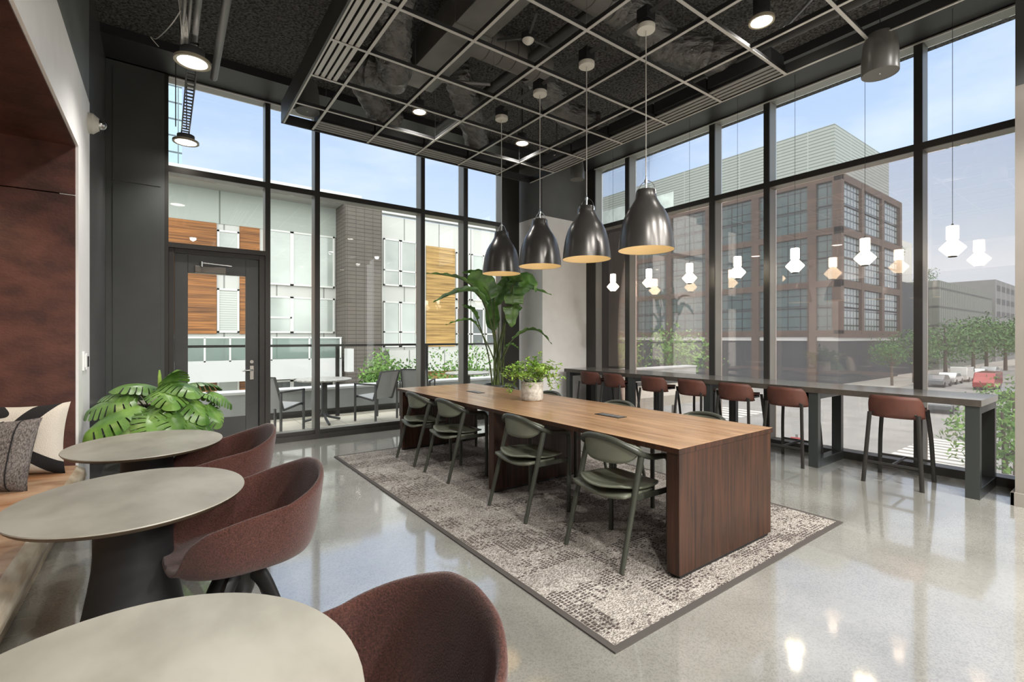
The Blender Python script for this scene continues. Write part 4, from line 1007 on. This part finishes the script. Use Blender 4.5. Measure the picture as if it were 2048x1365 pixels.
def make_ptable():
    t = thing('patio_table')
    MB().lathe([(.001, .70), (.43, .70), (.435, .705), (.435, .722), (.43, .726), (.001, .726)], n=40).build('tabletop', M['patio_top'], t, smooth=True, ang=40)
    MB().box(-.04, .04, -.04, .04, .10, .70).build('pedestal', M['patio'], t)
    for k in range(3):
        a = k * 2 * PI / 3 + .5
        p = smooth_path([(math.cos(a) * .03, math.sin(a) * .03, .20), (math.cos(a) * .08, math.sin(a) * .08, .10), (math.cos(a) * .34, math.sin(a) * .34, .02)], 6)
        MB().tube(p, .022, 8).build('leg', M['patio'], t, smooth=True)
    return t
q0 = make_ptable()
for i, (x, y, lab) in enumerate(((2.14, 8.2, 'round speckled patio table seen through the window beside the door'), (4.8, 8.05, 'round speckled patio table behind the tall plant'))):
    o = q0 if i == 0 else copy_tree(q0)
    o.location = (x, y, -.004); tag(o, lab, 'table', 'round patio tables on the terrace')

# opposite apartment building, facade plane at y = 22
YF = 22.0
_fw = (math.sin(YAW), math.cos(YAW)); _rt = (math.cos(YAW), -math.sin(YAW))
def fx(px, y=YF):
    u = (px - 1024) / F; return y * (_fw[0] + u * _rt[0]) / (_fw[1] + u * _rt[1])
def fz(px, py, y=YF):
    u = (px - 1024) / F; return CAMH + (HY - py) / F * y / (_fw[1] + u * _rt[1])
ab = thing('apartment_building', 'white and cedar clad apartment building across from the terrace with dark brick stack', 'building', (6, 24, -4.5))
Z1, Z2, Z3, Z4, Z5, Z6, Z7 = 5.9, 4.93, 3.2, 1.6, .28, -.4, 7.3
MB().box(-6, 20, YF, YF + 8, -4.5, 7.25).build('wall', M['white_clad'], ab, world=True)
MB().box(-6, 6.75, YF - .03, YF, 5.9, 7.2).build('grey_panels', M['grey_clad'], ab, world=True)
MB().box(-6, 6.9, YF - 1.2, YF + 8, 7.2, 7.45).build('roof', mat('roof_soffit', (.32, .32, .30), .7), ab, world=True)
MB().box(-6, 7.0, YF - 1.25, YF - 1.1, 7.42, 7.62).box(6.9, 20, YF - .1, YF + .3, 7.35, 7.6).build('roof_edge', M['cap'], ab, world=True)
MB().box(fx(692, 20.5), fx(764, 20.5), 20.5, YF + 1, -4.5, 7.30).build('brick_stack', M['dark_brick'], ab, world=True)
for x0, x1, z0, z1 in ((-6, fx(433), 4.05, 5.9), (fx(479), fx(519), 4.05, 5.9), (-6, fx(433), 1.55, 4.05), (fx(479), fx(500), 1.55, 4.05), (-6, fx(433), -1.0, .25), (fx(479), fx(519), -1.0, .25)):
    MB().box(x0, x1, YF - .06, YF, z0, z1).build('cedar_cladding', M['clad_wood'], ab, world=True)
MB().box(fx(852), fx(909), YF - .06, YF, .95, 6.05).box(fx(852), fx(909), YF - .06, YF, -4, -.1).build('cedar_cladding', M['clad_wood_pale'], ab, world=True)
def apt_win(x0, x1, z0, z1, mt, split=0, fr=.07):
    w_ = MB().box(x0, x1, YF - .10, YF - .02, z0, z0 + fr).box(x0, x1, YF - .10, YF - .02, z1 - fr, z1).box(x0, x0 + fr, YF - .10, YF - .02, z0, z1).box(x1 - fr, x1, YF - .10, YF - .02, z0, z1)
    if split: w_.box(x0, x1, YF - .10, YF - .02, z0 + (z1 - z0) * split - fr / 2, z0 + (z1 - z0) * split + fr / 2)
    o = w_.build('window', M['win_frame'], ab, world=True)
    MB().box(x0 + fr, x1 - fr, YF - .07, YF - .065, z0 + fr, z1 - fr).build('window_pane', mt, o)
apt_win(fx(434), fx(478), 4.0, 5.65, M['win_glass']); apt_win(fx(434), fx(478), 1.6, 3.35, M['shade']); apt_win(fx(434), fx(478), -1.0, .25, M['win_glass'])
for a, b_ in ((530, 583), (583, 625), (625, 668)):
    apt_win(fx(a), fx(b_), 3.62, 5.92, M['win_glass'], 0); apt_win(fx(a), fx(b_), 1.6, 3.15, M['win_glass'] if a != 540 else M['win_dark'], .42 if a == 530 else 0)
    apt_win(fx(a), fx(b_), -1.2, .2, M['win_dark'], .55)
for a, b_ in ((766, 799), (800, 832)):
    apt_win(fx(a), fx(b_), 3.9, 6.15, M['win_glass'], .33); apt_win(fx(a), fx(b_), .95, 3.15, M['win_glass'], .33)
for a, b_ in ((911, 938), (942, 966), (970, 1000)):
    apt_win(fx(a), fx(b_), 3.4, 5.9, M['win_glass'], 0); apt_win(fx(a), fx(b_), 1.0, 3.0, M['win_dark'], .3)
bal = MB().box(-6, 6.1, YF - 1.4, YF, -.25, .55).build('balcony', M['cap'], ab, world=True)
MB().box(-6, 6.1, YF - 1.38, YF - 1.36, .55, 1.40).build('glass_railing', M['frost'], bal)
r_ = MB().box(-6, 6.1, YF - 1.40, YF - 1.34, 1.38, 1.43)
for x in (-2, -.2, 1.2, 2.0, 3.4, 4.8, 6.05): r_.box(x - .03, x + .03, YF - 1.40, YF - 1.34, .5, 1.4)
r_.build('balcony_rail', M['win_frame'], bal)
b2 = MB().box(8.5, 20, YF - .6, YF, -.25, .8).build('balcony', M['white_clad'], ab, world=True)
tag(MB().box(fx(690, 20), fx(703, 20), 19.7, 20.1, .0, .95).build('utility_cabinet', M['cap']), 'white utility cabinet mounted beside the dark brick stack', 'cabinet')

# glass tower far left
tag(MB().box(-8, 1.52, 60, 75, -4.5, 38).build('glass_tower', M['tower']), 'pale blue glass tower behind the apartment roof at far left', 'building')

# brick office across the street
bo = thing('office_building', 'brown brick office block with gridded windows and louvred white penthouse screen', 'building', (78, 42, -4.5))
X0, Y0 = 66.6, 23.2
MB().box(X0 + .5, 89.3, Y0 + .5, 75, -4.5, 21.2).build('core', M['dark_build'], bo, world=True)
ys = [23.2, 26.0, 33.2, 40.3, 47.3, 54.5, 61.7, 69]; xs = [66.6, 74.2, 81.7, 89.4]; zs = [1.9, 8.1, 14.6, 21.2]
for j, y in enumerate(ys): MB().box(X0, X0 + .9, y if j != 0 else y, y + 1.0, 1.9 if j == 0 else -4.5, 21.5).build('brick_pier', M['brick_rust'], bo, world=True)
for x in xs[1:]: MB().box(x - .9, x, Y0, Y0 + .8, 1.9, 21.5).build('brick_pier', M['brick_rust'], bo, world=True)
for z in zs:
    MB().box(X0 + .02, X0 + .8, Y0, 70, z - .35, z + .45).build('brick_band', M['brick_rust'], bo, world=True)
    MB().box(X0, 89.4, Y0 + .02, Y0 + .8, z - .45, z + .45).build('brick_band', M['brick_rust'], bo, world=True)
for zi in range(3):
    for hf in (0, 1):
        z0 = zs[zi] + .45 + hf * 2.95; z1 = z0 + 2.7
        for j in range(len(ys) - 1):
            MB().box(X0 + .40, X0 + .45, ys[j] + 1.0, ys[j + 1], z0, z1).build('window', M['fac_glass'], bo, world=True)
        for j in range(3):
            MB().box(xs[j] + (.9 if j == 0 else .0), xs[j + 1] - .9, Y0 + .35, Y0 + .40, z0, z1).build('window', M['fac_glass_x'], bo, world=True)
sr = MB().box(X0 + .3, 86.5, Y0 + .8, 90, 21.6, 27.9).build('louvred_screen', M['screen_y'], bo, world=True)
MB().box(X0 + .2, X0 + .3, 47, 90, 21.7, 25.2).build('glass_band', M['win_glass'], bo, world=True)
MB().box(X0 + .3, 89, Y0 + .4, 70, 1.0, 1.5).build('canopy', M['cap'], bo, world=True)

tag(MB().box(93, 111, 25, 29, -4.5, 10.5).build('office_block', M['dark_build']), 'low dark slate block just right of the brick office', 'building')
tag(MB().box(114, 126, 31, 44, -4.5, 21).build('office_block', M['white_clad']), 'pale block rising behind the low slate building', 'building')
tag(MB().box(113, 158, 24, 30, -4.5, 11.8).build('retail_block', M['green_build']), 'grey-green ribbed low building with a roof garden down the street', 'building')
tag(MB().box(162, 230, 24, 70, -4.5, 15.5).build('apartment_block', M['far_build']), 'distant banded apartment block at the right edge of the view', 'building')

# street level
MB().box(-60, 330, -60, 200, -4.8, -4.5).build('street', M['asphalt'], kind='structure')
MB().box(58, 330, 18.5, 24.5, -4.5, -4.38).build('trim_7', M['walk'], kind='structure')
MB().box(58, 66.6, 18.5, 100, -4.5, -4.37).build('trim_8', M['walk'], kind='structure')
MB().box(-30, 24.5, 6.0, 100, -4.5, -4.38).build('trim_9', M['walk'], kind='structure')
MB().box(40, 330, -12, 2.2, -4.5, -4.37).build('trim_10', M['walk'], kind='structure')
cw = thing('crosswalk', 'white striped crosswalk on the street below the right window', 'crosswalk', (33, 7, -4.49))
for k in range(10): MB().box(28.2 + k * .85, 28.65 + k * .85, 5.2, 8.2, -4.5, -4.488).build('stripe', M['paint'], cw, world=True)
cw2 = thing('crosswalk', 'white striped crosswalk farther up the cross street', 'crosswalk', (33, 20, -4.49))
for k in range(9): MB().box(29.0 + k * 1.1, 29.6 + k * 1.1, 18.5, 22.0, -4.5, -4.488).build('stripe', M['paint'], cw2, world=True)

def tree(name, x, y, zb, h_, r_, mt, lab, n=900, leaf=.22, group=None, squash=.8, seed=1, trunk=True):
    rnd = random.Random(seed); t = thing(name, lab, 'tree', (x, y, zb), group=group)
    tr = MB().tube([(0, 0, 0), (.05, .03, h_ * .45), (0, .1, h_ * .8)], [.16 * h_ / 6, .12 * h_ / 6, .04], 7)
    for k in range(5):
        a = k * 1.3; tr.tube([(0, 0, h_ * .4), (math.cos(a) * r_ * .6, math.sin(a) * r_ * .6, h_ * .72)], [.05, .015], 5)
    tr.build('trunk', M['bark'], t)
    lf_ = MB(); blobs = [(Vector((rnd.uniform(-.55, .55) * r_, rnd.uniform(-.55, .55) * r_, h_ - r_ * squash + rnd.uniform(-.55, .5) * r_ * squash)), rnd.uniform(.4, .62) * r_) for _ in range(11)]
    for k in range(n):
        c, br = blobs[k % 11]; d = Vector((rnd.gauss(0, 1), rnd.gauss(0, 1), rnd.gauss(0, 1))).normalized(); p = c + Vector((d.x, d.y, d.z * squash)) * br * rnd.uniform(.55, 1.05)
        a = Vector((rnd.uniform(-1, 1), rnd.uniform(-1, 1), rnd.uniform(-1, 1))).normalized() * leaf * rnd.uniform(.6, 1.3); b_ = a.cross(d); 
        if b_.length < 1e-3: continue
        b_ = b_.normalized() * leaf * .6
        lf_.add([p - a * .5, p + b_ * .4, p + a * .5, p - b_ * .4], [(0, 1, 2, 3)])
    lf_.build('foliage', mt, t, kind='stuff')
TR = [('street_tree', 23.5, 21.5, 6.6, 2.8, 'leafy green tree low in the far windows, left of the pair'), ('street_tree', 28.5, 20.0, 7.0, 3.0, 'leafy green tree low in the far windows, right of the pair'),
      ('street_tree', 78, 19.0, 7.5, 3.4, 'street tree in front of the brick office, nearer its right corner'), ('street_tree', 71, 19.4, 6.0, 2.6, 'smaller street tree in front of the brick office'),
      ('street_tree', 90, 18.4, 9.5, 4.6, 'street tree just right of the last mullion above the parked cars'), ('street_tree', 101, 17.4, 10.0, 5.0, 'tall street tree in the right window, second along the row'),
      ('street_tree', 109, 17.2, 10.0, 5.0, 'street tree in the right window, third along the row'), ('street_tree', 122, 16.8, 10.5, 5.2, 'distant street tree, fourth along the row'),
      ('street_tree', 141, 16.6, 11, 5.5, 'distant street tree at the far end of the row'), ('street_tree', 92, 6.5, 8.5, 4.0, 'street tree over the parked cars at the right window edge'), ('street_tree', 112, 7.5, 9.5, 4.6, 'hazy tree on the far right side of the street'),
      ('street_tree', 24.0, 3.3, 4.0, 2.1, 'low leafy treetop below the window at the lower right'), ('street_tree', 28.5, 3.6, 4.3, 2.0, 'treetop partly over the striped crosswalk'), ('street_tree', 36.5, 4.2, 4.2, 1.9, 'treetop beyond the crosswalk by the end leg of the counter')]
for i, (nm, x, y, h_, r2, lab) in enumerate(TR): tree(nm, x, y, -4.45, h_, r2, M['tree2'] if 40 < x else M['tree'], lab, 1100, .17 * r2 / 1.6, 'street trees beyond the windows', seed=i + 3)
tree('garden_tree', 5.2, 13.0, -4.5, 5.7, 1.0, M['tree'], 'small leafy tree beyond the terrace, left of the two', 2600, .13, 'trees beyond the terrace', 1.0, 31)
tree('garden_tree', 7.9, 13.8, -4.5, 5.75, 1.35, M['tree'], 'small leafy tree beyond the terrace, right of the two', 3200, .13, 'trees beyond the terrace', 1.0, 32)
tree('roof_tree', 118, 27, 11.8, 3.6, 2.2, M['tree2'], 'small tree on the roof of the ribbed building', 500, .3, 'rooftop trees', .9, 41)
tree('roof_tree', 97, 27, 10.5, 8.0, 2.4, M['tree2'], 'tree top beside the brick office roofline', 500, .3, 'rooftop trees', .9, 42)

CARM = {}
def car(x, y, a, col, lab, van=False):
    t = thing('van' if van else 'car', lab, 'van' if van else 'car', (x, y, -4.5), R(a), group='vehicles on the street')
    if col not in CARM: CARM[col] = mat('car_paint_' + col, col, .25, .2, coat=.6)
    if van: body = [(-2.4, .35), (2.4, .35), (2.45, .9), (2.1, 1.25), (1.5, 1.95), (-2.35, 2.0), (-2.45, 1.0)]; cab = [(1.45, 1.85), (2.0, 1.28), (1.0, 1.28), (1.0, 1.85)]
    else: body = [(-2.2, .32), (2.2, .32), (2.25, .7), (1.9, .88), (1.05, .95), (.35, 1.42), (-1.2, 1.45), (-1.9, .98), (-2.2, .9)]; cab = [(.95, .95), (.30, 1.36), (-1.12, 1.38), (-1.75, .98)]
    MB().prism(body, 'y', -.88, .88).build('body', CARM[col], t, bevel=.08)
    MB().prism(cab, 'y', -.89, .89).build('windows', M['win_dark'], t)
    for sx in (-1.35, 1.4):
        for sy in (-.80, .80):
            MB().cyl((sx, sy - .10, .33), (sx, sy + .10, .33), .33, n=18).build('wheel', M['matte_black'], t)
for i, (x, y, a, c, lab, v) in enumerate(((88, 16.2, 0, 'c9cac8', 'white van parked along the street in the right window', True), (82, 16.3, 0, 'b9bbbb', 'silver car parked in front of the white van', False), (76, 16.2, 0, '5d6266', 'dark grey car leading the parked row', False),
        (96, 16.0, 0, 'd2d2ce', 'white car parked behind the white van', False), (104, 16.0, 0, '9da0a2', 'grey car farther along the parked row', False), (76, 11.9, 180, '8c2a26', 'red van driving away in the right window', True),
        (67, 8.6, 180, '3c4246', 'dark car beside the red van at the window edge', False), (50.5, 10.6, 185, '4b5154', 'dark car passing under the counter edge', False), (90, 9.0, 180, '2e3236', 'black car behind the red van', False))):
    car(x, y, a, c, lab, v)

# stop sign with street-name plate
sg = thing('stop_sign', 'red octagonal stop sign with white plate above, low outside the window', 'sign', (13.2, 5.6, -4.5))
def text(body, size, loc, rot, mt, par):
    cu_ = bpy.data.curves.new('lettering', 'FONT'); cu_.body = body; cu_.size = size; cu_.align_x = 'CENTER'; cu_.align_y = 'CENTER'; cu_.extrude = .002
    tmp = bpy.data.objects.new('lettering', cu_); COL.objects.link(tmp); dg = bpy.context.evaluated_depsgraph_get(); me = bpy.data.meshes.new_from_object(tmp.evaluated_get(dg))
    bpy.data.objects.remove(tmp); me.materials.clear(); me.materials.append(mt); o = bpy.data.objects.new('lettering', me); COL.objects.link(o); o.parent = par; o.location = loc; o.rotation_euler = rot
    KIDS.setdefault(par.name, []).append(o); return o
sg.rotation_euler = (0, 0, R(-67))
MB().cyl((0, 0.03, 0), (0, 0.03, 3.74), .03, n=8).build('post', M['conduit'], sg)
oc = [(.33 * math.cos(PI / 8 + k * PI / 4), 3.02 + .33 * math.sin(PI / 8 + k * PI / 4)) for k in range(8)]
MB().prism(oc, 'y', -.01, .0).build('octagon', mat('sign_red', (.50, .05, .06), .4), sg)
text('STOP', .24, (0, -.014, 3.04), (PI / 2, 0, 0), M['cap'], sg)
MB().box(-.11, .11, -.01, 0, 3.40, 3.76).build('name_plate', M['cap'], sg)
